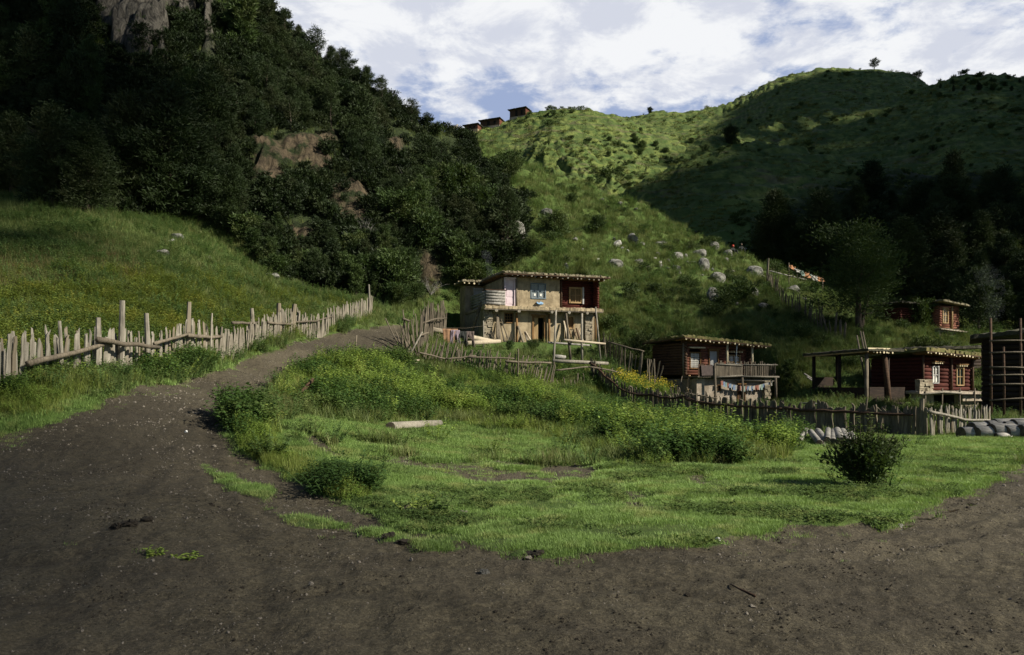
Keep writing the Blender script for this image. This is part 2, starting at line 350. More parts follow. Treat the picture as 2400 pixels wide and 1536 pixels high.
def wood_mat(name, a, b, grain=(14,14,1.2), rough=.85, hue=None):
    m, t = new_mat(name); p = opos(t); r = orand(t)
    pp = t.add('ShaderNodeVectorMath'); pp.operation = 'ADD'; t.l.new(t.scale(p, grain), pp.inputs[0])
    cmb = t.add('ShaderNodeCombineXYZ'); t.l.new(t.math('MULTIPLY', r, 57), cmb.inputs[0]); t.l.new(cmb.outputs[0], pp.inputs[1])
    n = t.noise(pp.outputs[0], 1.6, 6, .65); n2 = t.noise(p, 1.7, 4)
    c = t.mix(t.ramp(n, .3, .7), a, b)
    c = t.mix(t.math('MULTIPLY', t.ramp(n2, .5, .7), .5), c, tuple(x*.45 for x in a))
    if hue: c = t.mix(t.math('MULTIPLY', t.ramp(r, .55, 1.0), .8), c, hue)
    c = t.mix(t.math('MULTIPLY', r, .45), c, tuple(x*.55 for x in a))
    finish(t, c, rough, n, .7, .03, .2); return m
def plain_mat(name, a, b, scale=3, rough=.9, bstr=.5, bdist=.02, spec=.2, metal=0, fine=40, streak=0):
    m, t = new_mat(name); p = opos(t); n = t.noise(p, scale, 6, .62); f = t.noise(p, fine, 4, .6)
    c = t.mix(t.ramp(n, .3, .7), a, b); c = t.mix(t.math('MULTIPLY', t.ramp(f, .45, .75), .35), c, tuple(x*.6 for x in a))
    if streak: c = t.mix(t.math('MULTIPLY', t.ramp(t.noise(t.scale(p, (2.6,2.6,.35)), 1.0, 5, .65, .4), .5, .68), streak), c, tuple(x*.55 for x in a))
    finish(t, c, rough, t.math('ADD', t.math('MULTIPLY', n, .6), t.math('MULTIPLY', f, .4)), bstr, bdist, spec, metal); return m
M = {}
M['ground'] = ground_material()
M['lawn'] = leaf_mat('short_grass', (.125,.205,.050), (.195,.285,.080), (.265,.260,.098), patch=.8, dark=(.046,.076,.021))
M['tall'] = leaf_mat('tall_grass', (.066,.100,.028), (.128,.158,.048), (.185,.175,.070), patch=.45, dark=(.020,.034,.010))
M['weed'] = leaf_mat('weed_leaves', (.098,.165,.028), (.180,.250,.048), (.235,.255,.062), patch=.55, dark=(.032,.062,.015))
M['herb'] = leaf_mat('herb_leaves', (.048,.095,.026), (.095,.150,.045), (.15,.16,.05), patch=.6)
M['yellow'] = plain_mat('yellow_petals', (.46,.37,.03), (.60,.50,.06), 5)
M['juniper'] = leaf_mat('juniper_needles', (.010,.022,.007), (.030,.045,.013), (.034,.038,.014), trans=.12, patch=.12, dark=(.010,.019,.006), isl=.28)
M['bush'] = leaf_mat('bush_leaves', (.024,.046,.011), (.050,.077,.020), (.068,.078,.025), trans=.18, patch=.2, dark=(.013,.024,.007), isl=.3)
M['under'] = leaf_mat('shade_undergrowth_leaves', (.007,.014,.004), (.018,.030,.008), (.030,.040,.013), trans=.15, patch=.25, dark=(.007,.012,.004), isl=.25)  # near-black leaf colour carries the shade in the gaps between trees
M['drylog'] = wood_mat('dry_pale_log', (.26,.245,.215), (.50,.47,.42), (1.2,9,9))
M['tuss'] = leaf_mat('hill_grass', (.056,.078,.020), (.120,.138,.038), (.17,.168,.055), trans=.2, patch=.05, dark=(.028,.044,.012))
M['bark'] = wood_mat('bark', (.045,.034,.024), (.10,.080,.058), (4,4,1))
M['stake'] = wood_mat('weathered_timber', (.145,.13,.10), (.335,.305,.245), hue=(.23,.18,.115))
M['oldstake'] = wood_mat('grey_old_timber', (.085,.070,.050), (.21,.175,.125))
M['paleLog'] = wood_mat('peeled_log', (.36,.30,.21), (.58,.50,.37), (1.2,14,14))
M['greyLog'] = wood_mat('grey_log', (.17,.16,.14), (.36,.34,.30), (5,1,5))
M['endgrain'] = plain_mat('log_end_grain', (.05,.04,.03), (.12,.095,.065), 8)
M['beam'] = wood_mat('brown_beam', (.13,.070,.028), (.26,.15,.06))
M['tipwood'] = plain_mat('pale_rafter_ends', (.50,.42,.26), (.66,.57,.38), 9)
M['redlog'] = wood_mat('red_painted_logs', (.055,.013,.009), (.115,.030,.018), (1.0,10,10))
M['oldredlog'] = wood_mat('faded_red_logs', (.15,.055,.032), (.26,.115,.075), (1.0,8,8))
M['darklog'] = wood_mat('dark_log', (.045,.026,.016), (.105,.062,.036), (1.0,9,9))
M['shadelog'] = wood_mat('shade_dark_log', (.016,.011,.008), (.042,.027,.018), (1.0,9,9))  # near-black tone puts the shade on these walls and boards into the colour
M['mud'] = plain_mat('mud_plaster', (.21,.165,.10), (.39,.315,.20), 1.6, bstr=1.0, bdist=.06, fine=14, streak=.6)
M['palemud'] = plain_mat('pale_plaster', (.25,.205,.15), (.43,.365,.285), 1.5, bstr=1.0, bdist=.06, fine=14, streak=.6)
M['turf'] = plain_mat('mud_roof', (.13,.115,.075), (.26,.225,.14), 2.5, bstr=1, bdist=.08, fine=14)
M['mossroof'] = plain_mat('mossy_roof', (.075,.085,.022), (.19,.155,.065), 2.2, bstr=1, bdist=.08, fine=10)
M['darkroof'] = plain_mat('dark_roof', (.028,.026,.018), (.065,.06,.038), 2.2, bstr=1, bdist=.08, fine=10)
M['stonew'] = plain_mat('dry_stone', (.16,.135,.095), (.36,.31,.22), 3.5, bstr=1, bdist=.03)
M['rock'] = plain_mat('grey_boulder', (.060,.058,.050), (.27,.262,.228), 2.6, bstr=1, bdist=.12, fine=9)
M['paleRock'] = plain_mat('pale_boulder', (.30,.29,.25), (.52,.50,.45), 3, bstr=1, bdist=.1)
M['pink'] = plain_mat('faded_pink_paint', (.50,.40,.42), (.62,.52,.54), 3, .7, .2)
M['greydoor'] = plain_mat('grey_white_board', (.34,.33,.31), (.46,.45,.42), 3, .7, .2)
M['paper'] = plain_mat('window_paper', (.60,.58,.50), (.74,.72,.64), 3, .8, .1)
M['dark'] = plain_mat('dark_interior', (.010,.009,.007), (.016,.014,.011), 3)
M['glass'] = plain_mat('window_glass', (.02,.045,.042), (.04,.08,.075), 3, .12, .05, spec=.5)
M['bluegrey'] = plain_mat('blue_grey_paint', (.10,.13,.15), (.16,.20,.22), 3, .7, .2)
M['tanwood'] = wood_mat('tan_window_wood', (.30,.20,.09), (.44,.31,.16))
M['sand'] = plain_mat('pebble', (.11,.096,.075), (.25,.22,.18), 9, bstr=.6)
M['mudlump'] = plain_mat('damp_clod', (.030,.025,.018), (.066,.054,.039), 9, bstr=1, bdist=.03)
def cloth(n, c): M[n] = plain_mat(n, tuple(x*.75 for x in c), c, 6, .9, .3)
for n, c in dict(cloth_brown=(.26,.15,.085), cloth_mauve=(.24,.19,.22), cloth_black=(.030,.033,.030), cloth_umber=(.11,.085,.075), flag_white=(.50,.48,.42), flag_red=(.34,.15,.11),
    flag_blue=(.20,.27,.38), flag_green=(.28,.38,.32), flag_yellow=(.60,.45,.15), flag_orange=(.62,.30,.15), basin_blue=(.22,.36,.52), scarf_red=(.55,.05,.03), skin=(.32,.19,.12), litter_white=(.75,.75,.72)).items(): cloth(n, c)
M['water'] = None
m_, t_ = new_mat('muddy_water'); finish(t_, (.018,.016,.012), .08, t_.noise(wpos(t_), 9, 3), .12, .02, .5); M['water'] = m_
# ------------------------------------------------------------------ camera, sun, sky
cam = bpy.data.cameras.new('camera'); cam.lens = 28.0; cam.sensor_width = 36; cam.shift_y = 132/2400; cam.clip_end = 5000
co = bpy.data.objects.new('camera', cam); COL.objects.link(co); co.location = (0,0,EYE); co.rotation_euler = (math.pi/2,0,0); SC.camera = co
SUN_EL = math.radians(34); SUN_DIR = Vector((.925,-.38,0)).normalized()          # towards the sun, over the ground
sd = Vector((SUN_DIR.x*math.cos(SUN_EL), SUN_DIR.y*math.cos(SUN_EL), math.sin(SUN_EL)))
sl = bpy.data.lights.new('sun', 'SUN'); sl.energy = 5.0; sl.angle = math.radians(.5); sl.color = (1,.93,.80)
so = bpy.data.objects.new('sun', sl); COL.objects.link(so); so.rotation_euler = sd.to_track_quat('Z','Y').to_euler(); so.location = (60,-40,60)
W = bpy.data.worlds.new('World'); SC.world = W; W.use_nodes = True; W.node_tree.nodes.clear(); t = NT(W)
sky = t.add('ShaderNodeTexSky'); sky.sky_type = 'NISHITA'; sky.sun_disc = False; sky.sun_elevation = SUN_EL
sky.sun_rotation = math.atan2(SUN_DIR.x, SUN_DIR.y); sky.altitude = 3500; sky.air_density = 1.0; sky.dust_density = .6; sky.ozone_density = 1.5
gen = t.add('ShaderNodeTexCoord').outputs['Generated']
sep = t.add('ShaderNodeSeparateXYZ'); t.l.new(gen, sep.inputs[0])
den = t.math('ADD', t.math('MAXIMUM', sep.outputs[2], 0.0), .16)
cx = t.math('DIVIDE', sep.outputs[0], den); cy = t.math('DIVIDE', sep.outputs[1], den)
cv = t.add('ShaderNodeCombineXYZ'); t.l.new(cx, cv.inputs[0]); t.l.new(cy, cv.inputs[1]); cv.inputs[2].default_value = 3.7
n1 = t.noise(cv.outputs[0], 2.3, 8, .55, .25); n2 = t.noise(cv.outputs[0], 8.5, 7, .62, .2)
cov = t.math('ADD', t.math('MULTIPLY', n1, .60), t.math('MULTIPLY', n2, .40))
# clouds bank up over the valley head; behind and overhead the high mountain sky is clear
thin = t.math('MULTIPLY', t.ramp(sep.outputs[1], .10, .55), t.ramp(sep.outputs[2], .80, .42))
cov = t.math('ADD', cov, t.math('MULTIPLY', t.math('SUBTRACT', thin, 1.0), .35))
bl = t.add('ShaderNodeVectorMath'); bl.operation = 'DOT_PRODUCT'; t.l.new(gen, bl.inputs[0]); bl.inputs[1].default_value = Vector((-.062,1,.352)).normalized()
cov = t.math('SUBTRACT', cov, t.math('MULTIPLY', t.ramp(bl.outputs['Value'], .9950, .9992), .075))       # a clear gap low over the ridge
mask = t.ramp(cov, .390, .500)
n3 = t.noise(cv.outputs[0], 5.2, 8, .64, .3)
cloudc = t.mix(t.ramp(n3, .40, .58), (6.6,6.9,7.8), (9.2,9.3,9.45))
skc = t.mix(t.math('MULTIPLY', thin, .78), t.mix(.35, sky.outputs[0], (.75,1.0,1.35)), (4.0,4.9,7.3))
col = t.mix(t.math('MULTIPLY', mask, .96), skc, cloudc)
bg = t.add('ShaderNodeBackground'); t.l.new(col, bg.inputs[0]); bg.inputs[1].default_value = .06
wo = t.add('ShaderNodeOutputWorld'); t.l.new(bg.outputs[0], wo.inputs[0])
SC.view_settings.view_transform = 'Standard'; SC.view_settings.look = 'None'; SC.view_settings.exposure = .76; SC.view_settings.gamma = 1.0
SC.render.engine = 'CYCLES'; SC.cycles.use_denoising = True; SC.cycles.max_bounces = 5; SC.cycles.diffuse_bounces = 3; SC.cycles.transmission_bounces = 4; SC.cycles.transparent_max_bounces = 4
SC.cycles.sample_clamp_indirect = 4

# ------------------------------------------------------------------ unseen clouds added to shade the right hills, left wood and near-left road
CT = [(72,112,17),(100,150,36),(128,220,45),(195,262,60),(110,92,18),(165,170,50),(140,372,34),(205,400,55),(42,128,13),(55,142,16),(62,86,9),(36,52,6),(80,70,13),(250,340,60),(95,190,20),(60,175,10),(120,300,18),(175,420,45),(118,410,26),(160,345,24),(230,470,50),
 (-74,84,12),(-84,100,18),(-9.5,4.5,8),(-17,10,6),(31,47,4),(200,330,40),(140,300,20),(100,385,22),(88,400,14),(52,228,12),(66,236,12),(80,244,11),(62,205,12),(78,215,12),(48,205,8),(22,160,9),(32,160,12),(42,165,13),(54,172,13),(68,180,14),(40,150,10),(130,430,36),(160,440,36),(185,455,44),(150,322,20),(172,352,22),(192,372,24),(168,262,24),(188,275,26),(152,250,20),(208,292,26)]
bmc = bmesh.new(); rc = random.Random(5)
# (column, row, radius in photo pixels) of hillside spots darkened by the added clouds
SHADE = [(2050,255,30),(2120,258,34),(2200,245,34),(2280,240,36),(2370,235,40),(2450,230,40),(2080,295,30),(2160,292,34),(2250,285,36),(2340,280,40),(2430,280,40),(2010,318,26),(1950,335,24),(2070,335,30),(2200,335,36),(2350,335,40),(1890,350,22),(1985,222,26),(1900,232,24),(2060,200,24),(2140,205,20),(2230,212,26),(2320,205,30),(2420,205,34),
 (1700,338,13),(1745,305,15),(1800,318,16),(1800,292,14),(1860,290,16),(1870,315,18),(1930,285,18),(1940,312,18),(1990,290,18),
 (40,110,60),(130,170,60),(60,250,60),(180,260,55),(40,360,60),(150,350,55),(255,300,45),(250,400,50),(20,470,60),(-60,560,90),(100,60,60)]
TG = [(Vector((x, y, .09*y if y < 30 else 4+.26*y)), r_) for x, y, r_ in CT]
for px, py, rp in SHADE: p_ = hit(px, py, 20 if px < 60 and py > 450 else 56); TG.append((p_, max(rp*p_.y/F, 5.5 if p_.y < 110 else 9.5)))
for c, r_ in TG:
    c = c+sd*(560/sd.z)
    for k in range(7):
        q = c+Vector((rc.gauss(0,.45)*r_, rc.gauss(0,.45)*r_, rc.gauss(0,.12)*r_)); rr = r_*rc.uniform(.4,.75)
        g = bmesh.ops.create_icosphere(bmc, subdivisions=3, radius=rr, matrix=Matrix.Translation(q))
        for v in g['verts']:
            d = v.co-q; n_ = d.normalized(); v.co = q+Vector((d.x, d.y, d.z*.55))*(1+.16*math.sin(n_.x*9+k)+.14*math.sin(n_.y*11+k*2)+.1*math.sin(n_.z*13))
mec = bpy.data.meshes.new('clouds'); bmc.to_mesh(mec); bmc.free(); mec.polygons.foreach_set('use_smooth', [True]*len(mec.polygons))
m_, t_ = new_mat('cloud'); d_ = t_.add('ShaderNodeBsdfDiffuse'); d_.inputs[0].default_value = (.9,.9,.92,1); tr_ = t_.add('ShaderNodeBsdfTranslucent'); tr_.inputs[0].default_value = (.9,.9,.92,1); mx_ = t_.add('ShaderNodeMixShader'); t_.l.new(d_.outputs[0], mx_.inputs[1]); t_.l.new(tr_.outputs[0], mx_.inputs[2]); o_ = t_.add('ShaderNodeOutputMaterial'); t_.l.new(mx_.outputs[0], o_.inputs[0])
mec.materials.append(m_); oc = bpy.data.objects.new('clouds', mec); COL.objects.link(oc); oc['kind'] = 'stuff'; oc['label'] = 'white clouds added out of view to shade the hillsides and the near road'; oc['category'] = 'clouds'
# ------------------------------------------------------------------ the setting
fY = Ys[:-1][:,None]+0*us[:-1][None,:]
fd = .25*(dirt[:-1,:-1]+dirt[1:,:-1]+dirt[:-1,1:]+dirt[1:,1:])
GROUND = terrain_object('ground', (fY < 52) & (fd < .5), M['ground'])
ROAD = terrain_object('dirt_road', (fY < 52) & (fd >= .5), M['ground'])
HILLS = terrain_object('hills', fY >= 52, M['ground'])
# ------------------------------------------------------------------ mesh builder
class MB:
    """collects boxes, tubes and sheets; build() links them as ONE mesh object"""
    def __init__(s): s.v = []; s.f = []
    def add(s, vs, fs):
        o = len(s.v); s.v += [tuple(x) for x in vs]; s.f += [tuple(i+o for i in f) for f in fs]; return s
    def box(s, x0, x1, y0, y1, z0, z1, j=0.0):
        r = lambda: random.uniform(-j, j) if j else 0
        vs = [(x+r(), y+r(), z+r()) for z in (z0, z1) for y in (y0, y1) for x in (x0, x1)]
        return s.add(vs, [(0,2,3,1),(4,5,7,6),(0,1,5,4),(2,6,7,3),(0,4,6,2),(1,3,7,5)])
    def obox(s, a, b, w, h, up=(0,0,1)):
        """square bar from a to b"""
        a = Vector(a); b = Vector(b); d = (b-a).normalized(); up = Vector(up)
        if abs(d.dot(up)) > .95: up = Vector((1,0,0))
        sx = d.cross(up).normalized()*w/2; sy = sx.cross(d).normalized()*h/2
        vs = [p+i*sx+k*sy for p in (a, b) for k in (-1, 1) for i in (-1, 1)]
        return s.add(vs, [(0,2,3,1),(4,5,7,6),(0,1,5,4),(2,6,7,3),(0,4,6,2),(1,3,7,5)])
    def tube(s, pts, rads, n=8, jit=0.0, cap=True, flat=1.0):
        """tapered, slightly crooked round timber through the points"""
        pts = [Vector(p) for p in pts]; rings = []
        if not hasattr(rads, '__len__'): rads = [rads]*len(pts)
        jj = [1+random.uniform(-jit, jit) for _ in range(n)]
        for i, p in enumerate(pts):
            d = (pts[min(i+1, len(pts)-1)]-pts[max(i-1, 0)]).normalized()
            up = Vector((0,0,1)) if abs(d.z) < .9 else Vector((0,1,0))
            a = d.cross(up).normalized(); b = a.cross(d).normalized()
            rings.append([p+(a*math.cos(k*2*math.pi/n)*jj[k]+b*math.sin(k*2*math.pi/n)*jj[k]*flat)*rads[i]*(1+random.uniform(-jit, jit)*.4) for k in range(n)])
        vs = [v for r in rings for v in r]; fs = []
        for i in range(len(pts)-1):
            for k in range(n):
                fs.append((i*n+k, i*n+(k+1) % n, (i+1)*n+(k+1) % n, (i+1)*n+k))
        if cap: fs += [tuple(range(n-1, -1, -1)), tuple((len(pts)-1)*n+k for k in range(n))]
        return s.add(vs, fs)
    def mesh(s, name, mat, smooth=False):
        me = bpy.data.meshes.new(name); me.from_pydata(s.v, [], s.f); me.update()
        if isinstance(mat, str): mat = M[mat]
        me.materials.append(mat)
        if smooth: me.polygons.foreach_set('use_smooth', [True]*len(me.polygons))
        return me
    def build(s, name, mat, parent=None, smooth=False, loc=None):
        o = bpy.data.objects.new(name, s.mesh(name, mat, smooth)); COL.objects.link(o)
        if parent is not None: o.parent = parent
        if loc is not None: o.location = loc
        return o
def tag(o, label=None, cat=None, group=None, kind=None):
    for k, v in (('label', label), ('category', cat), ('group', group), ('kind', kind)):
        if v: o[k] = v
    return o
def thing(name, label, cat, loc, rz=0.0, group=None, scale=1.0):
    o = bpy.data.objects.new(name, None); COL.objects.link(o); o.location = loc; o.rotation_euler = (0,0,rz); o.scale = (scale,)*3
    o.empty_display_size = .2; return tag(o, label, cat, group)
def copy_tree(root, loc, rz, scale, label, group):
    r = root.copy(); COL.objects.link(r); r.location = loc; r.rotation_euler = (0,0,rz); r.scale = scale if hasattr(scale, '__len__') else (scale,)*3
    r['label'] = label; r['group'] = group
    for ch in KIDS.get(root.name, []):
        c = ch.copy(); COL.objects.link(c); c.parent = r
    return r
KIDS = {}
def rnd(a, b): return random.uniform(a, b)

# ------------------------------------------------------------------ scattered ground cover (kind = stuff)
PROTO = bpy.data.collections.new('scatter_sources')           # not linked to the scene
def proto(name, mb, mat, smooth=True):
    o = bpy.data.objects.new(name, mb.mesh(name, mat, smooth)); return o
def scatter(name, label, pts, rots, scl, idx, objs):
    col = bpy.data.collections.new(name+'_source')
    for o in objs: col.objects.link(o)
    me = bpy.data.meshes.new(name); n = len(pts)
    me.vertices.add(n); me.vertices.foreach_set('co', np.asarray(pts, np.float32).ravel())
    a = me.attributes.new('rot', 'FLOAT_VECTOR', 'POINT'); a.data.foreach_set('vector', np.asarray(rots, np.float32).ravel())
    a = me.attributes.new('scl', 'FLOAT', 'POINT'); a.data.foreach_set('value', np.asarray(scl, np.float32).ravel())
    a = me.attributes.new('idx', 'INT', 'POINT'); a.data.foreach_set('value', np.asarray(idx, np.int32).ravel())
    me.update()
    ob = bpy.data.objects.new(name, me); COL.objects.link(ob)
    ng = bpy.data.node_groups.new(name, 'GeometryNodeTree')
    ng.interface.new_socket('Geometry', in_out='INPUT', socket_type='NodeSocketGeometry')
    ng.interface.new_socket('Geometry', in_out='OUTPUT', socket_type='NodeSocketGeometry')
    N = ng.nodes; L = ng.links
    gi = N.new('NodeGroupInput'); go = N.new('NodeGroupOutput'); ip = N.new('GeometryNodeInstanceOnPoints')
    ci = N.new('GeometryNodeCollectionInfo'); ci.inputs['Collection'].default_value = col
    ci.inputs['Separate Children'].default_value = True; ci.inputs['Reset Children'].default_value = True
    def na(nm, ty):
        q = N.new('GeometryNodeInputNamedAttribute'); q.data_type = ty; q.inputs['Name'].default_value = nm; return q.outputs['Attribute']
    L.new(gi.outputs[0], ip.inputs['Points']); L.new(ci.outputs[0], ip.inputs['Instance']); ip.inputs['Pick Instance'].default_value = True
    L.new(na('idx', 'INT'), ip.inputs['Instance Index']); L.new(na('rot', 'FLOAT_VECTOR'), ip.inputs['Rotation']); L.new(na('scl', 'FLOAT'), ip.inputs['Scale'])
    L.new(ip.outputs[0], go.inputs[0])
    md = ob.modifiers.new('scatter', 'NODES'); md.node_group = ng
    return tag(ob, label, kind='stuff', cat='plants')
def blades(n, spread, h0, h1, w, lean, seed, droop=.5, segs=2):
    r = random.Random(seed); mb = MB()
    for i in range(n):
        a = r.uniform(0, 6.283); q = spread*math.sqrt(r.random()); x, y = q*math.cos(a), q*math.sin(a)
        h = r.uniform(h0, h1); az = r.uniform(0, 6.283) if r.random() < .4 else a+r.uniform(-.8, .8)
        le = lean*r.uniform(.2, 1)*h; dx, dy = math.cos(az), math.sin(az); px, py = -dy, dx; ww = w*r.uniform(.6, 1.2)
        vs = []; fs = []
        for k in range(segs+1):
            tt = k/segs; cx = x+dx*le*tt**1.7; cy = y+dy*le*tt**1.7; cz = h*(tt-droop*.35*tt*tt*lean); hw = ww*.5*(1-tt**1.5)
            if k == segs: vs.append((cx, cy, cz))
            else: vs += [(cx-px*hw, cy-py*hw, cz-.01), (cx+px*hw, cy+py*hw, cz-.01)]
        for k in range(segs-1): fs.append((2*k, 2*k+1, 2*k+3, 2*k+2))
        k = segs-1; fs.append((2*k, 2*k+1, 2*k+2)); mb.add(vs, fs)
    return mb
def leaf(mb, p, d, L, w, r, curl=.35):
    """lanceolate leaf, folded and arching"""
    d = Vector(d).normalized(); s = d.cross(Vector((0,0,1)))
    if s.length < .05: s = Vector((1,0,0))
    s = s.normalized(); up = s.cross(d).normalized()
    s = (s*math.cos(r)+up*math.sin(r)).normalized(); up = s.cross(d).normalized()
    pts = []
    for k, (tt, ww) in enumerate(((0,.12),(.35,1),(.7,.72))):
        c = Vector(p)+d*L*tt-Vector((0,0,1))*curl*L*tt*tt
        pts += [c-s*w*.5*ww+up*w*.12*ww, c+s*w*.5*ww+up*w*.12*ww]
    pts.append(Vector(p)+d*L-Vector((0,0,1))*curl*L)
    mb.add(pts, [(0,1,3,2),(2,3,5,4),(4,5,6)])
def weed(seed, nst, H, sp, L, w, per=16, stemw=.012, flower=False):
    r = random.Random(seed); mb = MB()
    for i in range(nst):
        a = r.uniform(0, 6.283); q = sp*math.sqrt(r.random()); b = Vector((q*math.cos(a)*.5, q*math.sin(a)*.5, 0)); h = H*r.uniform(.55, 1.05)
        tip = b+Vector((math.cos(a)*q*.9+r.uniform(-.1,.1)*h, math.sin(a)*q*.9+r.uniform(-.1,.1)*h, h))
        mid = (b+tip)/2+Vector((r.uniform(-.06,.06)*h, r.uniform(-.06,.06)*h, h*.08))
        mb.tube([b, mid, tip], [stemw*.5, stemw*.4, stemw*.15], 3, cap=False)
        for k in range(per):
            tt = .12+.88*(k+r.random())/per; c = b*(1-tt)**2+mid*2*tt*(1-tt)+tip*tt*tt
            az = k*2.4+r.uniform(-.5,.5); el = r.uniform(.05,.75)
            leaf(mb, c, (math.cos(az)*math.cos(el), math.sin(az)*math.cos(el), math.sin(el)), L*r.uniform(.6,1.15)*(1.15-.55*tt), w*r.uniform(.75,1.2), r.uniform(-.4,.4))
    return mb
def spray(mb, p, d, L, w, r):
    d = d.normalized(); a = d.orthogonal().normalized(); b = d.cross(a); t_ = r.uniform(0, 6.283); s = a*math.cos(t_)+b*math.sin(t_)
    m_ = p+d*L*.5+Vector((0,0,-.06*L)); e = p+d*L
    mb.add([p, m_-s*w*.5, e, m_+s*w*.5], [(0,1,2,3)])
def crown(seed, H, R, nbr, per, L, w, shape='cone', base=.12, up=.35, lump=.35):
    """foliage of a tree or bush: short sprays set along limbs, with gaps between the limbs"""
    r = random.Random(seed); mb = MB(); limbs = []
    lob = [r.uniform(1-lump, 1+lump) for _ in range(9)]
    for i in range(nbr):
        tt = base+(1-base)*((i+r.random())/nbr)**.9
        az = i*2.4+r.uniform(-.5,.5)
        prof = {'cone': (1.03-tt)**.95*(.62+.98*min(tt*2.4, 1)), 'round': math.sqrt(max(.03, 1-(2*tt-1.0)**2)), 'column': .55+.45*math.sqrt(max(0, 1-tt**2.5)), 'flat': .35+.65*min(1, (1-tt)*2.5)*min(1, .35+tt)}[shape]
        ln = R*prof*lob[int((az % 6.283)/6.283*9) % 9]*r.uniform(.65, 1.1)
        e = up*r.uniform(.4, 1.3); d = Vector((math.cos(az), math.sin(az), e)).normalized()
        p0 = Vector((0, 0, H*tt*.93)); limbs.append((p0, p0+d*ln))
        n = max(6, int(per*(.35+ln/R)))
        for k in range(n):
            q = r.random()**.7; c = p0+d*ln*q
            o = Vector((r.gauss(0,1), r.gauss(0,1), r.gauss(0,.7)))*(.10+.13*(1-q))*R*.9
            dd = (d*.8+Vector((r.gauss(0,.6), r.gauss(0,.6), r.gauss(.25,.55))))
            spray(mb, c+o, dd, L*r.uniform(.6,1.3), w*r.uniform(.7,1.3), r)
    return mb, limbs
def trunk_mb(H, r0, limbs, seed, k=14, lean=.0):
    r = random.Random(seed); mb = MB()
    pts = [Vector((lean*H*tt*tt+r.uniform(-.03,.03)*H*.3*(tt > 0), r.uniform(-.03,.03)*H*.3*(tt > 0), H*tt-.15*(tt == 0))) for tt in (0,.12,.35,.6,.92)]
    mb.tube(pts, [r0*1.35, r0, r0*.75, r0*.5, r0*.12], 7, .15)
    st = max(1, len(limbs)//k)
    for (a, b) in limbs[::st]: mb.tube([a, a.lerp(b, .5)-Vector((0,0,.02)), a.lerp(b, .85)], [r0*.32, r0*.2, r0*.05], 4)
    return mb
# ------------------------------------------------------------------ prototypes
PXf = PX; PYv = proj_py(Z, YY)
cellw = np.zeros((NY-1, NU-1))
def sample_cells(weight, n, seed):
    """n random points on the terrain, chosen cell by cell with the given weights"""
    r = np.random.default_rng(seed); w = weight[:-1,:-1].reshape(-1).astype(float); w = np.maximum(w, 0); c = np.cumsum(w); k = np.searchsorted(c, r.random(n)*c[-1])
    k = np.minimum(k, w.size-1); j, i = np.divmod(k, NU-1); a = r.random(n); b = r.random(n)
    u = us[i]*(1-a)+us[i+1]*a; Yv = Ys[j]*(1-b)+Ys[j+1]*b
    z = (Z[j,i]*(1-a)+Z[j,i+1]*a)*(1-b)+(Z[j+1,i]*(1-a)+Z[j+1,i+1]*a)*b
    return np.stack([u*Yv, Yv, z], 1), r
def frame_rot(n, r, tilt=.12):
    return np.stack([r.normal(0, tilt, n), r.normal(0, tilt, n), r.random(n)*6.283], 1)
cellU = np.gradient(us)[None,:]*YY; cellY = np.gradient(Ys)[:,None]*np.ones_like(YY); AREA = cellU*cellY
# pixel weight: how many picture pixels a cell covers, so that cover is even in the picture
dZy = np.gradient(Z, axis=0); pixw = np.clip(np.abs(np.gradient(PYv, axis=0)), .3, 12)*np.abs(np.gradient(us)[None,:])*F
inU = sstep(.74, .70, np.abs(U))
WEEDS = [[(640,915),(700,872),(770,838),(860,838),(1000,880),(1100,872),(1300,880),(1440,885),(1520,930),(1700,1005),(1860,1040),(1840,1068),(1650,1083),(1450,1073),(1380,1045),(1250,1003),(1100,985),(1000,985),(850,975),(700,960),(640,935)],
 [(-300,880),(0,872),(270,892),(300,902),(200,935),(100,965),(-300,1010)],[(300,850),(470,800),(640,800),(600,822),(480,860),(330,890)],[(690,780),(760,755),(850,745),(840,765),(760,780)],
 [(535,975),(620,1000),(680,1080),(760,1112),(865,1150),(760,1145),(640,1090),(560,1035)],[(1300,850),(1540,860),(1560,900),(1480,930),(1380,900),(1300,880)]]
wm = np.zeros_like(Z); nn = (YY < 56) & (YY > 6)
wob2 = 30*fbm(X, YY, 1.7, 4, 71)
def samp(f, pts):
    return f[np.clip(np.searchsorted(Ys, pts[:,1]), 0, NY-1), np.clip(np.searchsorted(us, pts[:,0]/pts[:,1]), 0, NU-1)]
for s_ in WEEDS: wm[nn] = np.maximum(wm[nn], sstep(-16, 20, poly_sd(PX[nn], PYv[nn], s_)+wob2[nn]))
wm *= (1-dirt)
LAWNP = [(-300,1000),(0,960),(250,905),(330,890),(480,862),(620,825),(700,795),(560,860),(620,930),(540,985),(600,1010),(700,970),(860,985),(1050,985),(1250,1003),(1380,1045),(1450,1075),(1650,1085),(1840,1040),(1950,1018),(2180,1024),(2260,1005),(3000,1000),(3000,1150),(2400,1100),(2300,1300),(700,1340),(500,1100),(300,960),(0,1040),(-300,1080)]
lawn = np.zeros_like(Z); lawn[nn] = sstep(-10, 10, poly_sd(PX[nn], PYv[nn], LAWNP)+wob2[nn]); lawn *= (1-sstep(.2, .6, dirt))*(1-wm*.8)
lawn = np.maximum(lawn, (YY < 50)*(1-sstep(.15, .5, dirt))*(YY < 16)*1.0)
_yard = np.ones_like(Z); _yard[nn] = 1-.88*sstep(-4, 8, poly_sd(PX[nn], PYv[nn], [(1040,778),(1440,786),(1440,832),(1290,832),(1150,818),(1040,812)]))
